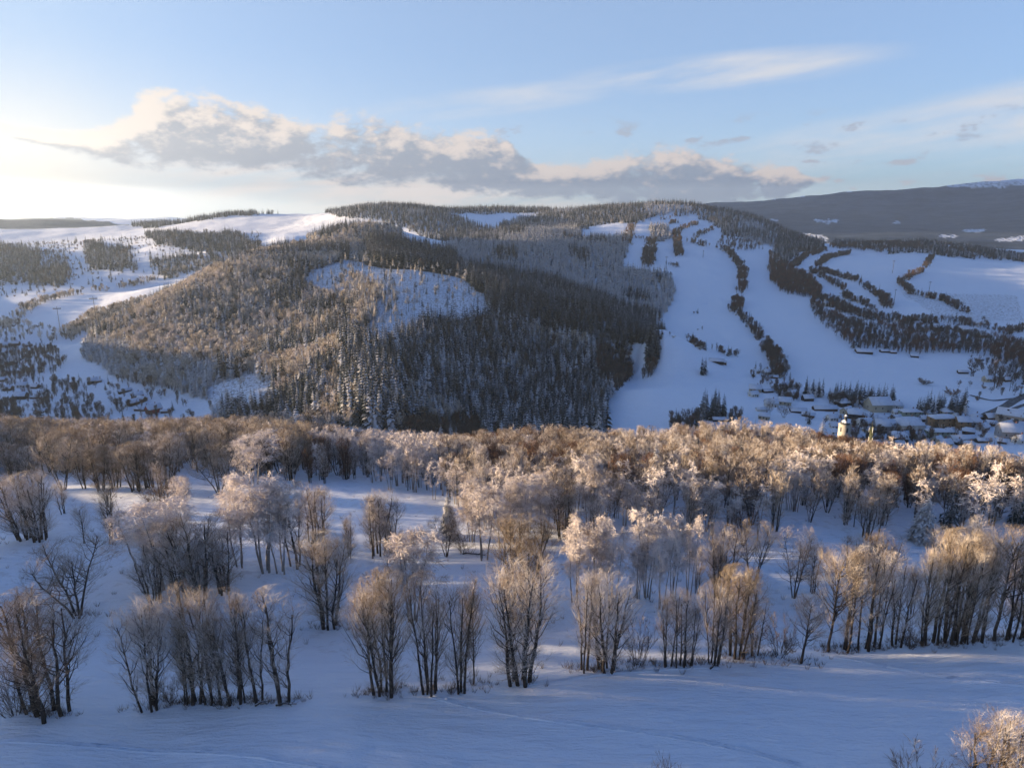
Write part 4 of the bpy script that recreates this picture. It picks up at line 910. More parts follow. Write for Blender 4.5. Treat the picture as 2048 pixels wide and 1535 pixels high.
for a_ in ((1945,752,708,28,'brown2'), (1990,775,718,30,'brown2'), (1848,768,755,26,'shrub1'), (1905,790,775,30,'shrub1'), (1537,832,795,20,'brown1'), (1568,835,808,30,'brown1')): at_pixel(*a_, 'standing alone on the snowy field above the right village', 'lone field trees')
at_pixel(1932, 950, 880, 66, 'spruce0', 'dense pyramid spruces standing dark against the village field', 'pyramid spruces', 0)
at_pixel(1952, 952, 905, 40, 'spruce0', 'dense pyramid spruces standing dark against the village field', 'pyramid spruces', 1)
at_pixel(1918, 952, 900, 40, 'spruce0', 'dense pyramid spruces standing dark against the village field', 'pyramid spruces', 1)
at_pixel(882, 893, 848, 24, 'spruce1', 'dark pointed spruce of the pair at the brow below the middle hill', None, 0)
at_pixel(902, 892, 846, 24, 'spruce1', 'second pointed spruce of the pair at the brow below the middle hill', None, 0)
at_pixel(1196, 890, 806, 26, 'spruce1', 'solitary tall spruce at the lower left end of the ski slope', None, 0)
at_pixel(1640, 900, 835, 50, 'spruce1', 'snow-dusted spruce at the brow beside the church tower', None, 0)
at_pixel(1860, 1000, 950, 60, 'spruce0', 'snow-laden spruce poking from the wood near the village', None, 0)
at_pixel(1905, 1000, 940, 55, 'spruce0', 'taller snow-laden spruce poking from the wood near the village', None, 1)
# --- outside the frame on the left: unseen woods added to screen the low sun
def wood(az0, az1, r0, r1, sp, mix, keep=1.0, hs=1.0):
    xs = []
    r = r0
    while r < r1:
        a = az0
        while a < az1:
            if RNG.random() < keep:
                rr = r + RNG.random() * sp; aa = R(a + RNG.random() * math.degrees(sp / r))
                put(rr * math.sin(aa), rr * math.cos(aa), mix, 'in the wood', 'wood', hs)
            a += math.degrees(sp / r)
        r += sp
N_OFF0 = len(TREES)
wood(-88, -44, 195, 245, 7, 'mixdk', 0.55, 0.8)
wood(-66, -44, 700, 760, 8, 'sp', 0.8)
wood(-62, -43, 1120, 1180, 8, 'sp', 0.9)

# ------------------------------------------------------------------ make them: the largest of each kind as objects, the rest as woods
def app_size(t): 
    pr = PROTO[t[3]][t[4]]; return pr.H * t[5] / math.sqrt(t[0] ** 2 + t[1] ** 2 + t[2] ** 2)
def in_frame(t):
    px, py = project(t[0], t[1], t[2] + 0.7 * PROTO[t[3]][t[4]].H * t[5]); return -10 < px < 2058 and py < 1545
LIMIT = {'bare_tree': 292, 'frosted_birch': 285, 'spruce_tree': 292, 'pine_tree': 100, 'shrub': 200}
CAT = {'bare_tree': 'tree', 'frosted_birch': 'birch', 'spruce_tree': 'spruce', 'pine_tree': 'pine', 'shrub': 'bush'}
LOOK = {'brown': 'bare brown tree with a fine twiggy crown', 'gold': 'golden brown bare tree with a rounded crown', 'red': 'russet bare tree', 'tan': 'pale tan leafless tree', 'birch': 'hoarfrosted birch',
        'tanbirch': 'tan frosted birch', 'spruce': 'dark green spruce', 'snowspruce': 'snow-dusted spruce', 'rimespruce': 'pale rime-coated spruce', 'pine': 'thin tall conifer with a bare trunk', 'shrub': 'low leafless bush', 'slim': 'young thin bare tree', 'single': 'young single-stemmed bare tree', 'vase': 'bare tree'}
kind = lambda t: KIND_OF[t[3].rstrip('012')]
as_thing = set(range(NNEAR)); used = {k: 0 for k in LIMIT}
for i in range(NNEAR): used[kind(TREES[i])] += 1
order = sorted((i for i in range(NNEAR, len(TREES)) if i < N_OFF0), key=lambda i: -app_size(TREES[i]))
_vis = {}
for i in order:
    t = TREES[i]; k = kind(t)
    if used[k] < LIMIT[k] and in_frame(t) and bool(visible(np.array([t[0]]), np.array([t[1]]), np.array([t[2]]), 0.6 * PROTO[t[3]][t[4]].H * t[5], 0.0)[0]):
        used[k] += 1; as_thing.add(i)
for i in sorted(as_thing, key=lambda i: -app_size(TREES[i])):
    x, y, z, key, j, sz, sxy, rot, label, group = TREES[i]; pr = PROTO[key][j]; k = kind(TREES[i]); st = key.rstrip('012')
    # a tree rendered a few dozen pixels tall gets trunk and crown of its own
    if app_size(TREES[i]) * F_PX > 45:
        o = bpy.data.objects.new(k, None); o.empty_display_size = 0.5
        for nm, me in (('trunk', pr.trunk), ('crown', pr.crown)):
            c = bpy.data.objects.new(nm, me); c.parent = o; COL.objects.link(c)
    else: o = bpy.data.objects.new(k, pr.whole)
    COL.objects.link(o); o.location = (x, y, z); o.rotation_euler = (0, 0, rot); o.scale = (sxy, sxy, sz)
    full = label if i < NNEAR or group in (None, 'pyramid spruces') else LOOK[st] + ' ' + label
    o['label'] = ' '.join(full.split()[:16]); o['category'] = CAT[k]
    if i >= NNEAR and group: o['group'] = LOOK[st].split(' with')[0] + 's, ' + group
    elif i < NNEAR: o['group'] = {'bare_tree': 'bare trees on the snowy meadow', 'frosted_birch': 'frosted birches on the snowy meadow', 'shrub': 'bushes on the snowy meadow', 'spruce_tree': 'spruces on the snowy meadow'}[k]

def make_wood(name, rows, label, cat):
    """the uncountable rest of a kind: one object of points, each carrying a tree"""
    keys = sorted({(r[3], r[4]) for r in rows}); col = bpy.data.collections.new(name + '_sources')
    for n_, (a, b) in enumerate(keys):
        col.objects.link(bpy.data.objects.new('%s_%02d' % (name, n_), PROTO[a][b].whole))
    ki = {k_: n_ for n_, k_ in enumerate(keys)}
    me = bpy.data.meshes.new(name); me.vertices.add(len(rows)); me.vertices.foreach_set('co', np.array([r[:3] for r in rows], np.float32).ravel())
    def att(nm, ty, arr, f='value'):
        a = me.attributes.new(nm, ty, 'POINT'); a.data.foreach_set(f, arr)
    att('pick', 'INT', np.array([ki[(r[3], r[4])] for r in rows], np.int32))
    att('turn', 'FLOAT_VECTOR', np.array([(0, 0, r[7]) for r in rows], np.float32).ravel(), 'vector')
    att('size', 'FLOAT_VECTOR', np.array([(r[6], r[6], r[5]) for r in rows], np.float32).ravel(), 'vector')
    o = bpy.data.objects.new(name, me); COL.objects.link(o)
    g = bpy.data.node_groups.new(name, 'GeometryNodeTree')
    g.interface.new_socket('Geometry', in_out='INPUT', socket_type='NodeSocketGeometry'); g.interface.new_socket('Geometry', in_out='OUTPUT', socket_type='NodeSocketGeometry')
    N = NT(g); gi = N.node('NodeGroupInput'); go = N.node('NodeGroupOutput'); ip = N.node('GeometryNodeInstanceOnPoints')
    ci = N.node('GeometryNodeCollectionInfo'); ci.inputs['Collection'].default_value = col; ci.inputs['Separate Children'].default_value = True; ci.inputs['Reset Children'].default_value = True
    def named(nm, ty):
        n = N.node('GeometryNodeInputNamedAttribute', data_type=ty); n.inputs['Name'].default_value = nm; return n.outputs['Attribute']
    N.l.new(gi.outputs[0], ip.inputs['Points']); N.l.new(ci.outputs[0], ip.inputs['Instance']); ip.inputs['Pick Instance'].default_value = True
    N.l.new(named('pick', 'INT'), ip.inputs['Instance Index']); N.l.new(named('turn', 'FLOAT_VECTOR'), ip.inputs['Rotation']); N.l.new(named('size', 'FLOAT_VECTOR'), ip.inputs['Scale'])
    N.l.new(ip.outputs[0], go.inputs[0])
    md = o.modifiers.new('trees', 'NODES'); md.node_group = g
    o['kind'] = 'stuff'; o['label'] = label; o['category'] = cat
    return o
rest = {}
for i, t in enumerate(TREES):
    if i not in as_thing: rest.setdefault(kind(t), []).append(t)
WOODS = {'bare_tree': ('leafless_woodland', 'brown leafless woodland covering belt, hills and hedges', 'woodland'), 'frosted_birch': ('frosted_woodland', 'hoarfrosted birch woodland among the belt and hill forests', 'woodland'),
         'spruce_tree': ('spruce_forest', 'dark dense spruce forest covering the hills', 'forest'), 'pine_tree': ('thin_conifer_woodland', 'thin tall conifers left on the logged clearing', 'woodland'), 'shrub': ('scrub_vegetation', 'low leafless scrub along hedges and field edges', 'scrub')}
for k, rows in rest.items():
    make_wood(WOODS[k][0], rows, WOODS[k][1], WOODS[k][2])
    print('WOOD', k, len(rows), 'things', used[k])

# ------------------------------------------------------------------ buildings
M_SNOWROOF = flat('roof_snow', (0.62, 0.65, 0.71), 0.7, 0.22, 0.35)
M_TRIM = flat('dark_eaves', (0.06, 0.05, 0.045), 0.8)
M_GLASS = flat('window_glass', (0.03, 0.035, 0.045), 0.15, 0.2)
M_DOOR = flat('door_paint', (0.10, 0.06, 0.04), 0.6)
M_CHIM = flat('chimney_brick', (0.25, 0.13, 0.10), 0.9)
WALLS = dict(white=(0.62, 0.60, 0.56), cream=(0.42, 0.37, 0.28), ochre=(0.28, 0.18, 0.10), brown=(0.09, 0.055, 0.035), grey=(0.30, 0.30, 0.31), green=(0.24, 0.28, 0.22), red=(0.28, 0.05, 0.035), dark=(0.035, 0.030, 0.028), stone=(0.35, 0.30, 0.25))
M_WALL = {k: flat('wall_' + k, v, 0.9, 0.15, 0.7) for k, v in WALLS.items()}
def solid(name, verts, faces, mat):
    return raw_mesh(name, verts, [i for f in faces for i in f], [len(f) for f in faces], [mat])
def box_vf(x0, x1, y0, y1, z0, z1, o=0):
    v = [(x, y, z) for z in (z0, z1) for x, y in ((x0, y0), (x1, y0), (x1, y1), (x0, y1))]
    f = [[3, 2, 1, 0], [4, 5, 6, 7], [0, 1, 5, 4], [1, 2, 6, 5], [2, 3, 7, 6], [3, 0, 4, 7]]
    return v, [[i + o for i in q_] for q_ in f]
def boxes(name, bl, mat):
    v, f = [], []
    for b_ in bl:
        a, c = box_vf(*b_, o=len(v)); v += a; f += c
    return solid(name, v, f, mat)
def house_meshes(L, Wd, h, rise, wall, hip=0.0, nwin=3, storeys=1):
    """L along the ridge; walls reach 2 m below ground level to stand on a slope"""
    x, y = L / 2, Wd / 2; hx = x * (1 - hip)
    wv = [(-x, -y, -2), (x, -y, -2), (x, y, -2), (-x, y, -2), (-x, -y, h), (x, -y, h), (x, y, h), (-x, y, h), (-hx, 0, h + rise), (hx, 0, h + rise)]
    wf = [[0, 1, 5, 4], [2, 3, 7, 6], [1, 2, 6, 9, 5] if hip == 0 else [1, 2, 6, 5], [3, 0, 4, 8, 7] if hip == 0 else [3, 0, 4, 7]]
    P_ = {'wall': solid('wall', wv, wf, M_WALL[wall])}
    e = 0.6; k = rise / y; X = x + e; Y = y + e; zb = h - k * e; HX = hx + (e if hip == 0 else 0); t = 0.32
    rv = [(-X, -Y, zb), (X, -Y, zb), (X, Y, zb), (-X, Y, zb), (-HX, 0, h + rise + 0.02), (HX, 0, h + rise + 0.02)]
    rv += [(a, b, c + t) for a, b, c in rv]
    rf = [[6, 7, 11, 10], [8, 9, 10, 11], [7, 8, 11], [9, 6, 10], [0, 1, 7, 6], [1, 2, 8, 7], [2, 3, 9, 8], [3, 0, 6, 9]]
    if hip == 0: rf += [[4, 0, 3], [5, 2, 1]]; rf[4:8] = [[0, 1, 7, 6], [1, 5, 11, 7], [5, 2, 8, 11], [2, 3, 9, 8], [3, 4, 10, 9], [4, 0, 6, 10]]; rf = [f for f in rf if f not in ([7, 8, 11], [9, 6, 10], [4, 0, 3], [5, 2, 1])]
    rf += [[1, 0, 4, 5], [3, 2, 5, 4]]
    P_['roof'] = solid('roof', rv, rf, M_SNOWROOF)
    P_['chimney'] = boxes('chimney', [(x * 0.3, x * 0.3 + 0.7, 0.5, 1.2, h, h + rise + 1.3)], M_CHIM)
    P_['gutter'] = boxes('gutter', [(-X, X, -Y - 0.08, -Y + 0.04, zb - 0.12, zb + 0.02), (-X, X, Y - 0.04, Y + 0.08, zb - 0.12, zb + 0.02)], M_TRIM)
    P_['door'] = boxes('door', [(x * 0.55 - 0.5, x * 0.55 + 0.5, -y - 0.06, -y + 0.02, 0, 2.1)], M_DOOR)
    P_['win'] = boxes('window', [(-0.55, 0.55, -0.05, 0.05, -0.7, 0.7)], M_GLASS)
    P_['dims'] = (x, y, h, rise, nwin, storeys); return P_
HV = {}
def house(px, py, wpx, turn, wall, label, shape='house', cat='house', group='houses of the right village'):
    g = ground_at(px, py)
    if g is None: return
    dep = g[1] * math.cos(PITCH) - g[2] * math.sin(PITCH); Wm = wpx * dep / F_PX
    dims = {'house': (1.0, 0.75, 0.36, 0.30, 0.0, 3, 1), 'hip': (1.0, 0.9, 0.40, 0.26, 0.45, 3, 1), 'barn': (1.0, 0.32, 0.11, 0.11, 0.0, 5, 1), 'shed': (1.0, 0.55, 0.10, 0.16, 0.0, 1, 1),
            'block': (1.0, 0.5, 0.36, 0.10, 0.6, 4, 2), 'tall': (1.0, 0.9, 0.62, 0.34, 0.0, 2, 2)}[shape]
    key = (round(Wm), shape, wall)
    if key not in HV:
        d = dims; HV[key] = house_meshes(Wm, Wm * d[1], max(2.2, Wm * d[2]), Wm * d[3], wall, d[4], d[5], d[6])
    M_ = HV[key]; o = bpy.data.objects.new({'barn': 'barn', 'shed': 'shed'}.get(shape, 'house'), None); COL.objects.link(o)
    o.location = (g[0], g[1], float(height(g[0], g[1]))); o.rotation_euler = (0, 0, R(turn)); o['label'] = label; o['category'] = {'barn': 'barn', 'shed': 'shed'}.get(shape, cat); o['group'] = group
    def ch(n_, me, par, loc=(0, 0, 0), rz=0):
        c = bpy.data.objects.new(n_, me); c.parent = par; c.location = loc; c.rotation_euler = (0, 0, rz); COL.objects.link(c); return c
    ch('wall', M_['wall'], o); rf = ch('roof', M_['roof'], o); ch('gutter', M_['gutter'], o)
    x, y, h, rise, nw, st = M_['dims']
    if shape != 'shed': ch('door', M_['door'], o)
    if shape in ('house', 'hip', 'block', 'tall'):
        ch('chimney', M_['chimney'], rf)
        for s_ in range(st):
            zc = h * (s_ + 0.55) / st
            for k in range(nw):
                xx = x * (2 * (k + 0.5) / nw - 1)
                if st == 1 and abs(xx - x * 0.55) < 1.2: continue
                ch('window', M_['win'], o, (xx, -y, zc))
            for sd in (-1, 1): ch('window', M_['win'], o, (sd * x, 0, zc), R(90))
RV = [
 (1649,820,46,2,'brown','barn','long low barn with a snowy roof behind the brow of the wood'),
 (1564,776,52,38,'grey','barn','long slanting building beside the hedge end at the foot of the slope'),
 (1711,836,30,-20,'dark','hip','square snowy-roofed house with a roof hatch right behind the church tower'),
 (1755,820,42,4,'cream','house','large cream house under the row of conifers'),
 (1664,840,20,15,'white','house','small house left of the church tower'),
 (1596,824,30,-8,'dark','shed','dark open shed beside the lone spreading tree above the wood'),
 (1791,840,18,10,'white','house','small white house below the bare snowy field'),
 (1533,748,16,20,'grey','house','tiny cottage above the long slanting building'),
 (1548,756,14,-15,'brown','shed','little shed near the cottage above the slanting building'),
 (1535,784,20,10,'dark','shed','small dark shed below the slanting building'),
 (1728,808,16,0,'dark','shed','dark garden shed under the conifer row'),
 (1767,860,36,-12,'grey','house','grey house with a wide snow roof right of the mast'),
 (1813,862,46,3,'white','hip','broad pale house in the middle of the village with a wide snow roof'),
 (1836,876,22,20,'green','house','pale green house in front of the broad pale one'),
 (1795,884,34,-25,'dark','hip','snow-hooded dark house behind the russet wood'),
 (1883,850,50,6,'ochre','block','long ochre house in the village centre'),
 (1923,854,24,-8,'ochre','tall','tall ochre gabled house at the end of the long ochre one'),
 (1947,850,26,-25,'grey','hip','grey hip-roofed house beyond the tall ochre gable'),
 (1873,874,40,0,'green','block','pale green block in front of the long ochre house'),
 (1924,880,50,5,'grey','barn','wide low grey building below the tall ochre gable'),
 (2020,874,44,-12,'grey','house','large detached house with a broad snow roof near the picture edge'),
 (1963,884,22,0,'dark','shed','small dark garage by the snowy field below the village'),
 (1819,834,38,4,'green','block','flat-looking pale green block below the bare field'),
 (1793,828,16,0,'white','house','white cottage at the corner of the conifer row'),
 (1728,852,26,8,'white','house','white house between church tower and mast'),
 (1670,856,18,-5,'white','house','white house in the shadow left of the church'),
 (1763,892,24,15,'white','house','white house half hidden by the russet wood'),
 (1915,838,20,10,'white','house','small house beside the conifer clump'),
 (1976,762,18,5,'cream','house','cream cottage among bare trees above the road'),
 (1925,746,18,-12,'dark','shed','dark-walled barn on the snow field next to a tall lone tree'),
 (1959,721,13,0,'dark','shed','tiny hut behind the tall lone tree'),
 (2012,762,13,10,'brown','house','brown cottage beside the road at the picture edge'),
 (1873,660,20,0,'brown','house','farmhouse on the terrace above the village, first of three'),
 (1909,659,15,0,'dark','shed','outbuilding between the terrace farmhouses'),
 (1925,664,20,0,'grey','house','farmhouse on the terrace above the village, nearest the brown copse'),
 (1963,674,16,10,'ochre','house','ochre cottage at the end of the terrace above the village'),
 (1727,705,30,-8,'dark','shed','low dark shed alone on the big white field'),
 (1768,704,16,5,'dark','shed','second low shed of the line on the big white field'),
 (1786,706,12,0,'brown','shed','smallest hut in the line of sheds on the big white field'),
 (1829,714,15,-20,'dark','shed','last slanted shed at the end of the line on the big white field'),
 (1433,724,28,-20,'dark','shed','dark lift hut by the low hedge on the ski slope'),
 (1446,727,14,-20,'brown','shed','little cabin next to the dark lift hut'),
 (1442,842,32,-5,'dark','barn','dark open barn under the pair of big spruces'),
 (2002,946,44,-35,'stone','house','house with a sunlit snow roof poking over the wood near the picture edge'),
 (2040,885,26,20,'white','house','white house cut by the picture edge below the big roof'),
 (1700,868,20,0,'grey','house','grey house directly behind the church tower foot'),
 (1850,842,18,-10,'brown','house','brown house left of the long ochre one'),
 (1897,868,20,12,'cream','house','cream house between the green block and the grey building'),
]
for px_, py_, w_, tn, wl, shp, lab in RV: house(px_, py_, w_, tn, wl, lab, shp)
LV = [
 (45,774,17,15,'white','house','white-roofed house in the upper cluster of the left village'),
 (71,776,14,-10,'brown','house','brown house beside the upper white-roofed one'),
 (43,797,22,5,'dark','house','largest house in the lower cluster of the left village'),
 (6,762,12,30,'brown','house','house cut by the left picture edge'),
 (17,780,15,0,'brown','house','dark cottage near the left picture edge'),
 (69,797,16,-5,'brown','barn','low barn right of the lower cluster'),
 (185,766,18,35,'dark','house','dark gabled house at the foot of the wooded hill'),
 (198,764,10,35,'brown','shed','shed behind the dark gabled house'),
 (250,784,24,52,'dark','barn','long steep-roofed barn at the edge of the young spruces'),
 (275,795,19,45,'brown','house','brown chalet below the steep-roofed barn'),
 (267,809,19,60,'dark','house','dark chalet in the middle of the chalet cluster'),
 (284,802,16,-20,'brown','house','small chalet between the dark and the brown one'),
 (308,824,26,48,'red','house','red gabled house at the front of the chalet cluster'),
 (280,821,22,-10,'brown','barn','low snowy barn left of the red gabled house'),
 (330,825,14,10,'brown','shed','shed right of the red gabled house'),
 (88,824,13,30,'white','house','cottage peeping over the golden wood'),
 (12,694,15,0,'white','house','far house beyond the left village, by the edge of the picture'),
 (32,690,12,10,'brown','house','second far house beyond the left village'),
 (58,692,11,0,'brown','shed','far shed beyond the left village'),
]
for px_, py_, w_, tn, wl, shp, lab in LV: house(px_, py_, w_, tn, wl, lab, shp, group='houses of the left village')

_r = np.random.default_rng(5); _taken = [(h_[0], h_[1], h_[2]) for h_ in RV]
for _k in range(400):
    if _k < 260: px_, py_ = _r.uniform(1650, 2045), _r.uniform(838, 893)
    else: px_, py_ = _r.uniform(1500, 1900), _r.uniform(772, 838)
    if _k >= 260 and (py_ < 776 + (px_ - 1500) * 0.12 or _k > 330): continue
    w_ = _r.uniform(15, 25)
    if any(abs(px_ - a) < (w_ + c) * 0.55 and abs(py_ - b_) < 8 for a, b_, c in _taken): continue
    _taken.append((px_, py_, w_)); shp = ['house', 'house', 'hip', 'house', 'shed'][int(_r.integers(5))]
    house(px_, py_, w_, float(_r.uniform(-35, 35)), ['white', 'cream', 'brown', 'grey', 'dark', 'white'][int(_r.integers(6))],
          'one of the little snow-roofed outbuildings between the named houses of the right village' if shp == 'shed' else 'one of the small snow-roofed houses packed between the larger ones of the right village', shp, 'house', 'small roofs packed between the larger houses')

def obj(name, me, parent=None, loc=(0, 0, 0), rot=(0, 0, 0)):
    o = bpy.data.objects.new(name, me); o.parent = parent; o.location = loc; o.rotation_euler = rot; COL.objects.link(o); return o
def lathe(name, prof, mat, n=16):
    v = []; f = []
    for r_, z in prof: v += [(r_ * math.cos(2 * math.pi * k / n), r_ * math.sin(2 * math.pi * k / n), z) for k in range(n)]
    for i in range(len(prof) - 1):
        for k in range(n): a = i * n + k; b_ = i * n + (k + 1) % n; f.append([a, b_, b_ + n, a + n])
    return solid(name, v, f, mat)
# large hall with a flat snowy roof at the right edge
g = V(2062, 852, 575); g = (g[0], g[1], float(height(g[0], g[1])))
o = obj('industrial_hall', None, None, g, (0, 0, R(-38))); o['label'] = 'large flat-roofed hall with a long ochre wall, cut by the right picture edge'; o['category'] = 'building'
obj('wall', boxes('wall', [(-26, 26, -14, 14, -3, 6)], M_WALL['stone']), o); rf = obj('roof', boxes('roof', [(-26.4, 26.4, -14.4, 14.4, 6, 6.7)], M_SNOWROOF), o)
for k in range(4): obj('roof_vent', boxes('roof_vent', [(-0.8, 0.8, -0.8, 0.8, 6.7, 7.6)], M_TRIM), rf, (-18 + 12 * k, 3 - 5 * (k % 2), 0))
wm_ = boxes('window', [(-1.5, 1.5, -0.05, 0.05, -0.6, 0.6)], M_GLASS)
for k in range(9): obj('window', wm_, o, (-22 + 5.5 * k, -14, 3.6))
# church
cx_, cy_, _z = V(1690, 850, 428); cz = float(height(cx_, cy_)); topz = V(1690, 849, 428)[2]; hb = topz - cz
M_CREAM = flat('church_plaster', (0.36, 0.33, 0.28), 0.85, 0.12, 0.5); M_DOME = flat('dark_copper_sheet', (0.05, 0.055, 0.06), 0.45)
church = obj('church', None, None, (cx_, cy_, cz), (0, 0, R(12))); church['label'] = 'baroque church with a sunlit cream tower and a snow-capped onion dome'; church['category'] = 'church'
tw = obj('tower', boxes('tower', [(-2.7, 2.7, -2.7, 2.7, -3, hb), (-2.95, 2.95, -2.95, 2.95, hb, hb + 0.5), (-2.85, 2.85, -2.85, 2.85, hb - 6.4, hb - 6.0)], M_CREAM), church)
bell = boxes('window', [(-0.6, 0.6, -0.06, 0.06, -1.5, 1.5)], M_GLASS)
for k in range(4):
    a = k * math.pi / 2; obj('window', bell, tw, (2.7 * math.sin(a), -2.7 * math.cos(a), hb - 3), (0, 0, a))
clock = lathe('clock_face', [(0.9, 0), (0.9, 0.08), (0.01, 0.08)], M_WALL['dark'])
for k in range(4):
    a = k * math.pi / 2; obj('clock_face', clock, tw, (2.7 * math.sin(a), -2.7 * math.cos(a), hb - 8.2), (math.pi / 2, 0, a))
dm = obj('dome', lathe('dome', [(2.9, 0), (3.0, 0.5), (2.8, 1.3), (2.0, 2.1), (1.2, 2.6), (1.0, 3.0)], M_COPPER), church, (0, 0, hb + 0.5))
obj('lantern', lathe('lantern', [(1.0, 3.0), (1.0, 4.6), (1.35, 4.7), (1.3, 5.3), (0.7, 5.9), (0.25, 6.4)], M_COPPER), church, (0, 0, hb + 0.5))
sp_ = obj('spire', lathe('spire', [(0.25, 6.4), (0.10, 8.3), (0.05, 9.2), (0.01, 9.6)], M_DOME), church, (0, 0, hb + 0.5))
obj('cross', boxes('cross', [(-0.07, 0.07, -0.07, 0.07, 9.4, 11), (-0.5, 0.5, -0.06, 0.06, 10.2, 10.35)], M_DOME), sp_)
nv = house_meshes(24, 11, 9, 6.5, 'cream')
obj('nave', nv['wall'], church, (14.5, 0, 0)); obj('roof', nv['roof'], church, (14.5, 0, 0))
# pilgrim chapel on the slope
g = ground_at(1651, 612); ch_ = obj('chapel', None, None, tuple(g), (0, 0, R(20))); ch_['label'] = 'tiny white chapel standing alone between the hedges on the slope'; ch_['category'] = 'chapel'
obj('wall', solid('wall', [(-3.5, -3, -2), (3.5, -3, -2), (3.5, 3, -2), (-3.5, 3, -2), (-3.5, -3, 5), (3.5, -3, 5), (3.5, 3, 5), (-3.5, 3, 5), (-3.5, 0, 8), (3.5, 0, 8)], [[0, 1, 5, 4], [2, 3, 7, 6], [1, 2, 6, 9, 5], [3, 0, 4, 8, 7]], M_WALL['white']), ch_)
obj('roof', solid('roof', [(-4, -3.6, 4.5), (4, -3.6, 4.5), (4, 0, 8.3), (-4, 0, 8.3), (4, 3.6, 4.5), (-4, 3.6, 4.5), (-4, -3.6, 4.9), (4, -3.6, 4.9), (4, 0, 8.7), (-4, 0, 8.7), (4, 3.6, 4.9), (-4, 3.6, 4.9)], [[6, 7, 8, 9], [9, 8, 10, 11], [3, 2, 1, 0], [5, 4, 2, 3], [0, 1, 7, 6], [4, 5, 11, 10], [1, 2, 8, 7], [2, 4, 10, 8], [3, 0, 6, 9], [5, 3, 9, 11]], M_SNOWROOF), ch_)
obj('bell_turret', boxes('bell_turret', [(-1.1, 1.1, -1.1, 1.1, 7.5, 11.5)], M_WALL['white']), ch_, (-2.2, 0, 0)); obj('turret_roof', lathe('turret_roof', [(1.7, 11.5), (1.2, 12.6), (0.1, 15)], M_WALL['ochre'], 8), ch_, (-2.2, 0, 0))
# lattice radio mast in the wood
M_MAST = flat('yellow_green_steel', (0.15, 0.16, 0.07), 0.5, 0.1); M_PANEL = flat('antenna_plastic', (0.55, 0.56, 0.52), 0.5, 0.05)
mx, my, _ = V(1734, 930, 290); mz = float(height(mx, my)); mt = V(1734, 853, 290)[2] - mz
mast = obj('radio_mast', None, None, (mx, my, mz)); mast['label'] = 'slender yellow-green lattice mast with antennas rising from the russet wood'; mast['category'] = 'mast'
s2 = 0.42
for a, b_ in ((-s2, -s2), (s2, -s2), (s2, s2), (-s2, s2)): obj('leg', boxes('leg', [(a - 0.07, a + 0.07, b_ - 0.07, b_ + 0.07, -1, mt)], M_MAST), mast)
gb = Geo(); pr_ = []
zs = np.arange(0, mt - 1, 1.0); cs = [(-s2, -s2), (s2, -s2), (s2, s2), (-s2, s2)]
for k, z in enumerate(zs):
    for c_ in range(4):
        a = cs[c_]; b_ = cs[(c_ + 1) % 4]; pr_.append([(*(a if k % 2 else b_), z), (*(b_ if k % 2 else a), z + 1)]); pr_.append([(*a, z), (*b_, z)])
gb.tubes(np.array(pr_, float), np.full((len(pr_), 2), 0.035), 4); obj('bracing', gb.mesh('bracing', [M_MAST]), mast)
for k, (dz_, an) in enumerate(((-1.5, 0), (-1.5, 2.1), (-1.5, 4.2), (-6, 0.5), (-6, 3.4))):
    obj('antenna_panel', boxes('antenna_panel', [(-0.16, 0.16, -0.1, 0.1, -1.1, 1.1)], M_PANEL), mast, (0.95 * math.sin(an), -0.95 * math.cos(an), mt + dz_), (0, 0, an))
obj('lightning_rod', boxes('lightning_rod', [(-0.03, 0.03, -0.03, 0.03, mt, mt + 2.5)], M_MAST), mast)
# poles and pylons
M_POLE = flat('weathered_pole', (0.08, 0.07, 0.065), 0.8)
def pole(px, py, top, label, arm=True, kind_='utility_pole', cat='pole', r_=0.16):
    g = ground_at(px, py)
    u, a, b_ = ray(px, top); h = g[1] * b_ / a - g[2]
    o = obj(kind_, None, None, tuple(g), (0, 0, R(15))); o['label'] = label; o['category'] = cat; o['group'] = 'poles and pylons over the fields'
    obj('post', lathe('post', [(r_ * 1.4, -1), (r_, h * 0.5), (r_ * 0.7, h), (0.01, h)], M_POLE, 8), o)
    if arm:
        obj('crossarm', boxes('crossarm', [(-h * 0.13, h * 0.13, -r_ * 0.6, r_ * 0.6, h * 0.90, h * 0.93)], M_POLE), o)
        for s_ in (-1, 0, 1): obj('insulator', boxes('insulator', [(-0.1, 0.1, -0.1, 0.1, 0, 0.5)], M_PANEL), o, (s_ * h * 0.12, 0, h * 0.93))
for a_ in ((194,650,592,'utility pole on the sunlit field at the left, nearer its far crest', True, 'utility_pole', 'pole', 0.45), (122,668,612,'utility pole at the lower end of the sunlit field at the left', True, 'utility_pole', 'pole', 0.4),
           (1332,538,512,'ski lift pylon beside the dark bush clump on the slope', True, 'lift_pylon', 'pylon', 0.4), (1269,470,452,'ski lift pylon at the top of the upper piste', True, 'lift_pylon', 'pylon', 0.4), (1406,515,500,'ski lift pylon where the hedges meet on the slope', True, 'lift_pylon', 'pylon', 0.4),
           (1785,546,520,'utility pole on the upper right field', True, 'utility_pole', 'pole', 0.35), (1857,590,562,'utility pole beside the winding hedge of the upper right field', True, 'utility_pole', 'pole', 0.3), (1789,600,578,'utility pole at the bend of the winding hedge', True, 'utility_pole', 'pole', 0.3),
           (2019,782,750,'street pole by the road near the picture edge', False, 'utility_pole', 'pole', 0.18), (1987,896,872,'pole on the snowy field below the village', True, 'utility_pole', 'pole', 0.14), (1868,892,868,'pole at the edge of the village gardens', True, 'utility_pole', 'pole', 0.14)): pole(*a_)
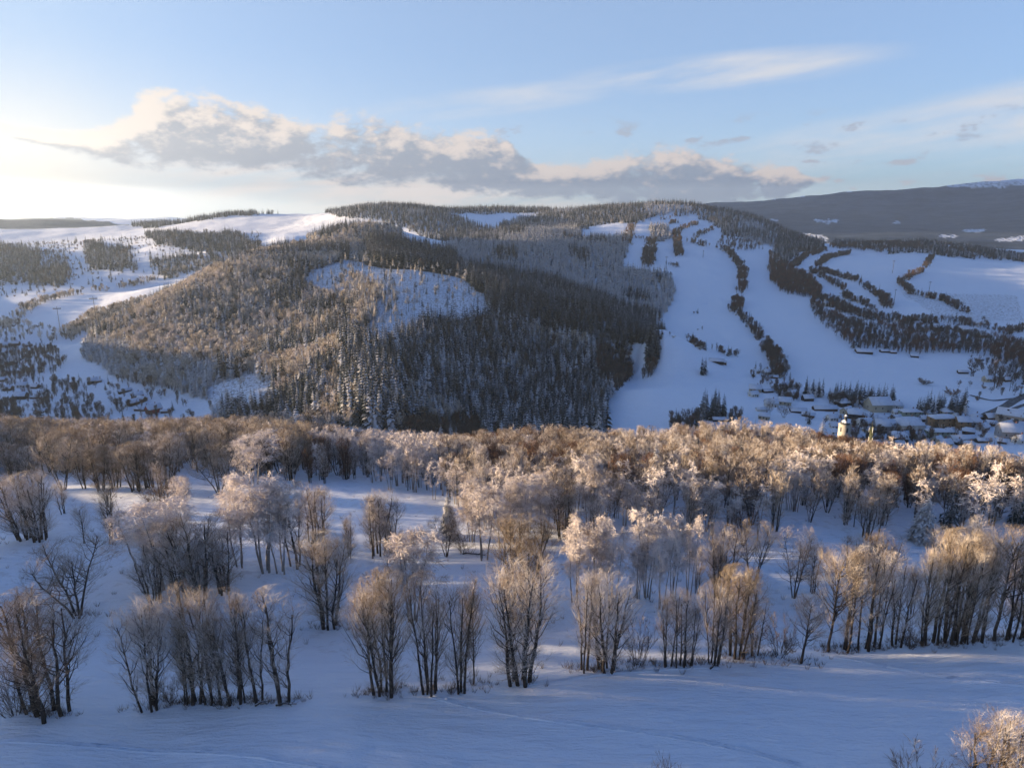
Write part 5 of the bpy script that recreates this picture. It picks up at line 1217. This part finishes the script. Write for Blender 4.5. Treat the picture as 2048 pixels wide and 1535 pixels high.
# road through the village
M_ROAD, N, b = material('wet_asphalt', 0.6); n_ = N.noise(N.node('ShaderNodeTexCoord').outputs['Object'], 0.4, 5, 0.6)
N.l.new(N.mix(N.ramp(n_, 0.45, 0.7), (0.03, 0.032, 0.036, 1), (0.22, 0.23, 0.25, 1)), b.inputs['Base Color'])
def strip(name, pts, w, mat, lift=0.3):
    G = np.array([ground_at(*p) for p in pts]); d = np.concatenate([[0], np.cumsum(np.hypot(*np.diff(G[:, :2], axis=0).T))])
    n = int(d[-1] / 3) + 2; s_ = np.linspace(0, d[-1], n); x = np.interp(s_, d, G[:, 0]); y = np.interp(s_, d, G[:, 1])
    for _ in range(8): x[1:-1] = (x[:-2] + x[1:-1] * 2 + x[2:]) / 4; y[1:-1] = (y[:-2] + y[1:-1] * 2 + y[2:]) / 4
    tx = np.gradient(x); ty = np.gradient(y); L = np.hypot(tx, ty); nx_ = -ty / L; ny_ = tx / L
    off = np.linspace(-w / 2, w / 2, 4); VX = x[:, None] + nx_[:, None] * off; VY = y[:, None] + ny_[:, None] * off; VZ = height(VX, VY) + lift
    id_ = np.arange(n * 4).reshape(n, 4); q_ = np.stack([id_[:-1, :-1], id_[:-1, 1:], id_[1:, 1:], id_[1:, :-1]], -1).reshape(-1, 4)[:, ::-1]
    o = obj(name, raw_mesh(name, np.stack([VX, VY, VZ], -1).reshape(-1, 3), q_.ravel(), np.full(len(q_), 4), [mat])); o['kind'] = 'structure'; return o
strip('road', [(2080, 778), (2030, 800), (1990, 822), (1960, 836), (1900, 846), (1860, 860), (1790, 866), (1740, 862)], 9, M_ROAD)
strip('side_road', [(2080, 800), (2040, 812), (2000, 830), (1985, 842)], 5, M_ROAD)
strip('village_lane', [(1940, 790), (1985, 802), (2040, 796)], 4, M_ROAD)
# tracks pressed into the near snow
def track(pts, w, seed):
    G = np.array([ground_at(*p) for p in pts]); d = np.concatenate([[0], np.cumsum(np.hypot(*np.diff(G[:, :2], axis=0).T))])
    n = int(d[-1] / 0.5) + 2; s_ = np.linspace(0, d[-1], n); x = np.interp(s_, d, G[:, 0]); y = np.interp(s_, d, G[:, 1]); r_ = np.random.default_rng(seed)
    for _ in range(60): x[1:-1] = (x[:-2] + x[1:-1] * 2 + x[2:]) / 4; y[1:-1] = (y[:-2] + y[1:-1] * 2 + y[2:]) / 4
    tx = np.gradient(x); ty = np.gradient(y); L = np.hypot(tx, ty); nx_ = -ty / L; ny_ = tx / L
    prof = np.array([(-1, -0.05), (-0.75, 0.15), (-0.5, 0.01), (-0.25, -0.0), (0, 0.05), (0.25, 0.0), (0.5, 0.01), (0.75, 0.15), (1, -0.05)])
    off = prof[:, 0] * w / 2; hh = prof[:, 1][None] * (0.5 + r_.random((n, 9))) + 0.02
    VX = x[:, None] + nx_[:, None] * off; VY = y[:, None] + ny_[:, None] * off; VZ = height(VX, VY) + hh
    id_ = np.arange(n * 9).reshape(n, 9); q_ = np.stack([id_[:-1, :-1], id_[:-1, 1:], id_[1:, 1:], id_[1:, :-1]], -1).reshape(-1, 4)[:, ::-1]
    o = obj('snow_track', raw_mesh('snow_track', np.stack([VX, VY, VZ], -1).reshape(-1, 3), q_.ravel(), np.full(len(q_), 4), [m_ground], smooth=True)); o['kind'] = 'structure'
track([(1650, 1310), (1720, 1320), (1800, 1338), (1880, 1352), (1960, 1362), (2080, 1372)], 0.7, 1)
track([(860, 1392), (960, 1418), (1080, 1436), (1200, 1452), (1330, 1470), (1450, 1492), (1600, 1530)], 0.8, 2)
track([(-20, 1482), (150, 1488), (330, 1500), (520, 1512), (700, 1545)], 0.8, 3)
track([(1040, 1370), (1120, 1362), (1210, 1345), (1330, 1338), (1440, 1335)], 0.6, 4)
# dead grass and weed tips standing out of the snow along the hedge row and over the meadow
def tuft(seed):
    r_ = np.random.default_rng(seed); g_ = Geo(); n = 16; a = r_.random(n) * 6.28; s_ = np.linspace(0, 1, 3)[None, :, None]
    D = np.stack([np.cos(a) * 0.5, np.sin(a) * 0.5, np.full(n, 1.0)], 1) * (0.35 + 0.5 * r_.random(n))[:, None]
    Q = np.stack([np.cos(a), np.sin(a), a * 0], 1)[:, None] * 0.12 + D[:, None] * s_; g_.ribbons(Q, np.array([1, .8, .3])[None] * 0.03, r_); return g_
PROTO['tuft'] = []
for _s in (1, 2, 3):
    p_ = Proto(); p_.whole = tuft(_s).mesh('dry_grass', [M_SHRUB]); PROTO['tuft'].append(p_)
rows = []
base_px = [(t_[0], t_[1]) for t_ in NEAR[:48]]
for _k in range(1500):
    if _k < 1000:
        a, b_ = base_px[int(RNG.integers(len(base_px)))]; px_, py_ = a + RNG.normal() * 30, b_ + RNG.normal() * 6 - 3
    else: px_, py_ = RNG.uniform(-50, 2100), RNG.uniform(990, 1300)
    if 1400 < py_ or not -60 < px_ < 2120: 
        if py_ > 1440: continue
    g = ground_at(px_, py_)
    if g is not None: sc_ = 0.6 + 0.9 * RNG.random(); rows.append((g[0], g[1], g[2] - 0.05, 'tuft', int(RNG.integers(3)), sc_, sc_, RNG.random() * 6.28))
make_wood('dry_grass', rows, 'dead grass and weed tips standing out of the snow', 'grass')
# fallen wood on the near snow
def fallen(px, py, L, rot, label, seed):
    g = ground_at(px, py); r_ = np.random.default_rng(seed); G_ = Geo()
    S = np.zeros((1, 7, 3)); S[0, :, 0] = np.linspace(0, L, 7); S[0, :, 2] = 0.15 + 0.25 * np.sin(np.linspace(0, 3, 7)); S[0, 1:, 1] = np.cumsum(r_.normal(size=6) * L * 0.03)
    G_.tubes(S, taper(1, 7, 0.16, 0.04), 6); B, bl, _ = grow(S, 9, 0.3, 1, lambda t: np.full(t.shape, L * 0.3), 0.8, 0.1, 4, r_, 0.06)
    G_.tubes(B, taper(len(B), 4, 0.06, 0.02), 3); T_, _, _ = grow(B, 5, 0.3, 1, lambda t: np.full(t.shape, L * 0.12), 0.6, 0.1, 3, r_, 0.06); G_.ribbons(T_, 0.03, r_)
    o = obj('fallen_branch', G_.mesh('fallen_branch', [M_BARK]), None, tuple(g), (0, 0, R(rot))); o['label'] = label; o['category'] = 'branch'
fallen(510, 1412, 2.2, 25, 'broken branch stuck in the snow in front of the crowded front clump', 1)
fallen(552, 1411, 2.8, 5, 'fallen branch lying at the foot of the lone upright tree', 2)
fallen(925, 1108, 6.0, -8, 'fallen trunk lying across the snow at the wood edge', 3)
fallen(1420, 1338, 1.5, 30, 'small broken twig in the snow below the bundle of dark trunks', 4)

# ------------------------------------------------------------------ haze: the still winter air between the hills
def haze_box(density, z0, z1, R_):
    me = raw_mesh('haze', [(x, y, z) for z in (z0, z1) for x, y in ((-R_, -R_), (R_, -R_), (R_, R_), (-R_, R_))],
                  [3, 2, 1, 0, 4, 5, 6, 7, 0, 1, 5, 4, 1, 2, 6, 5, 2, 3, 7, 6, 3, 0, 4, 7], [4] * 6)
    m = bpy.data.materials.new('haze'); m.use_nodes = True; N = NT(m.node_tree); N.n.clear()
    o_ = N.node('ShaderNodeOutputMaterial'); v = N.node('ShaderNodeVolumePrincipled')
    v.inputs['Color'].default_value = (0.62, 0.78, 1.0, 1); v.inputs['Density'].default_value = density; v.inputs['Anisotropy'].default_value = 0.35
    N.l.new(v.outputs[0], o_.inputs['Volume']); me.materials.append(m)
    o = bpy.data.objects.new('haze', me); COL.objects.link(o); o['kind'] = 'stuff'; o['label'] = 'thin bluish winter haze lying between the hills'; o['category'] = 'haze'
haze_box(4.5e-5, float(GZ.min()) - 1.5, max(float(GZ.max()), 30.0) + 12.0, 11800.0)

# ------------------------------------------------------------------ unseen cloud bank added at the left, towards the sun, to shade the far ridge
def shade_cloud_bank():
    r_ = np.random.default_rng(12); vs = []; fs = []; n0 = 0; nu, nv = 28, 16
    th = np.linspace(0, 2 * np.pi, nu, endpoint=False); ph = np.linspace(0.001, np.pi - 0.001, nv); T_, F_ = np.meshgrid(th, ph, indexing='ij')
    for k in range(44):
        c = np.array([-12000 + r_.normal() * 350, r_.uniform(6400, 10600), r_.uniform(1170, 1930)]); s_ = np.array([500, 620, 290]) * r_.uniform(0.75, 1.25)
        d = np.stack([np.cos(T_) * np.sin(F_), np.sin(T_) * np.sin(F_), np.cos(F_)], -1)
        w = 1 + 0.22 * vnoise(d[..., 0] * 3 + k * 7, d[..., 1] * 3 + d[..., 2] * 2.3, 60) + 0.12 * vnoise(d[..., 0] * 8 + k, d[..., 1] * 8 + d[..., 2] * 7, 61)
        v = c + d * s_ * w[..., None]; v[..., 2] = np.maximum(v[..., 2], 1030 + 25 * vnoise(v[..., 0] / 200, v[..., 1] / 200, 62)); vs.append(v.reshape(-1, 3))
        id_ = n0 + np.arange(nu * nv).reshape(nu, nv); nx_ = np.roll(id_, -1, axis=0)
        fs.append(np.stack([id_[:, :-1], id_[:, 1:], nx_[:, 1:], nx_[:, :-1]], -1).reshape(-1, 4)); n0 += nu * nv
    q_ = np.concatenate(fs); m_ = flat('cloud_white', (0.85, 0.86, 0.88), 1.0, 0.03, 0.002)
    o = obj('shade_clouds', raw_mesh('shade_clouds', np.concatenate(vs), q_.ravel(), np.full(len(q_), 4), [m_], smooth=True)); o['kind'] = 'stuff'; o['label'] = 'added cloud bank beyond the left edge, shading the far ridge'; o['category'] = 'cloud'
shade_cloud_bank()
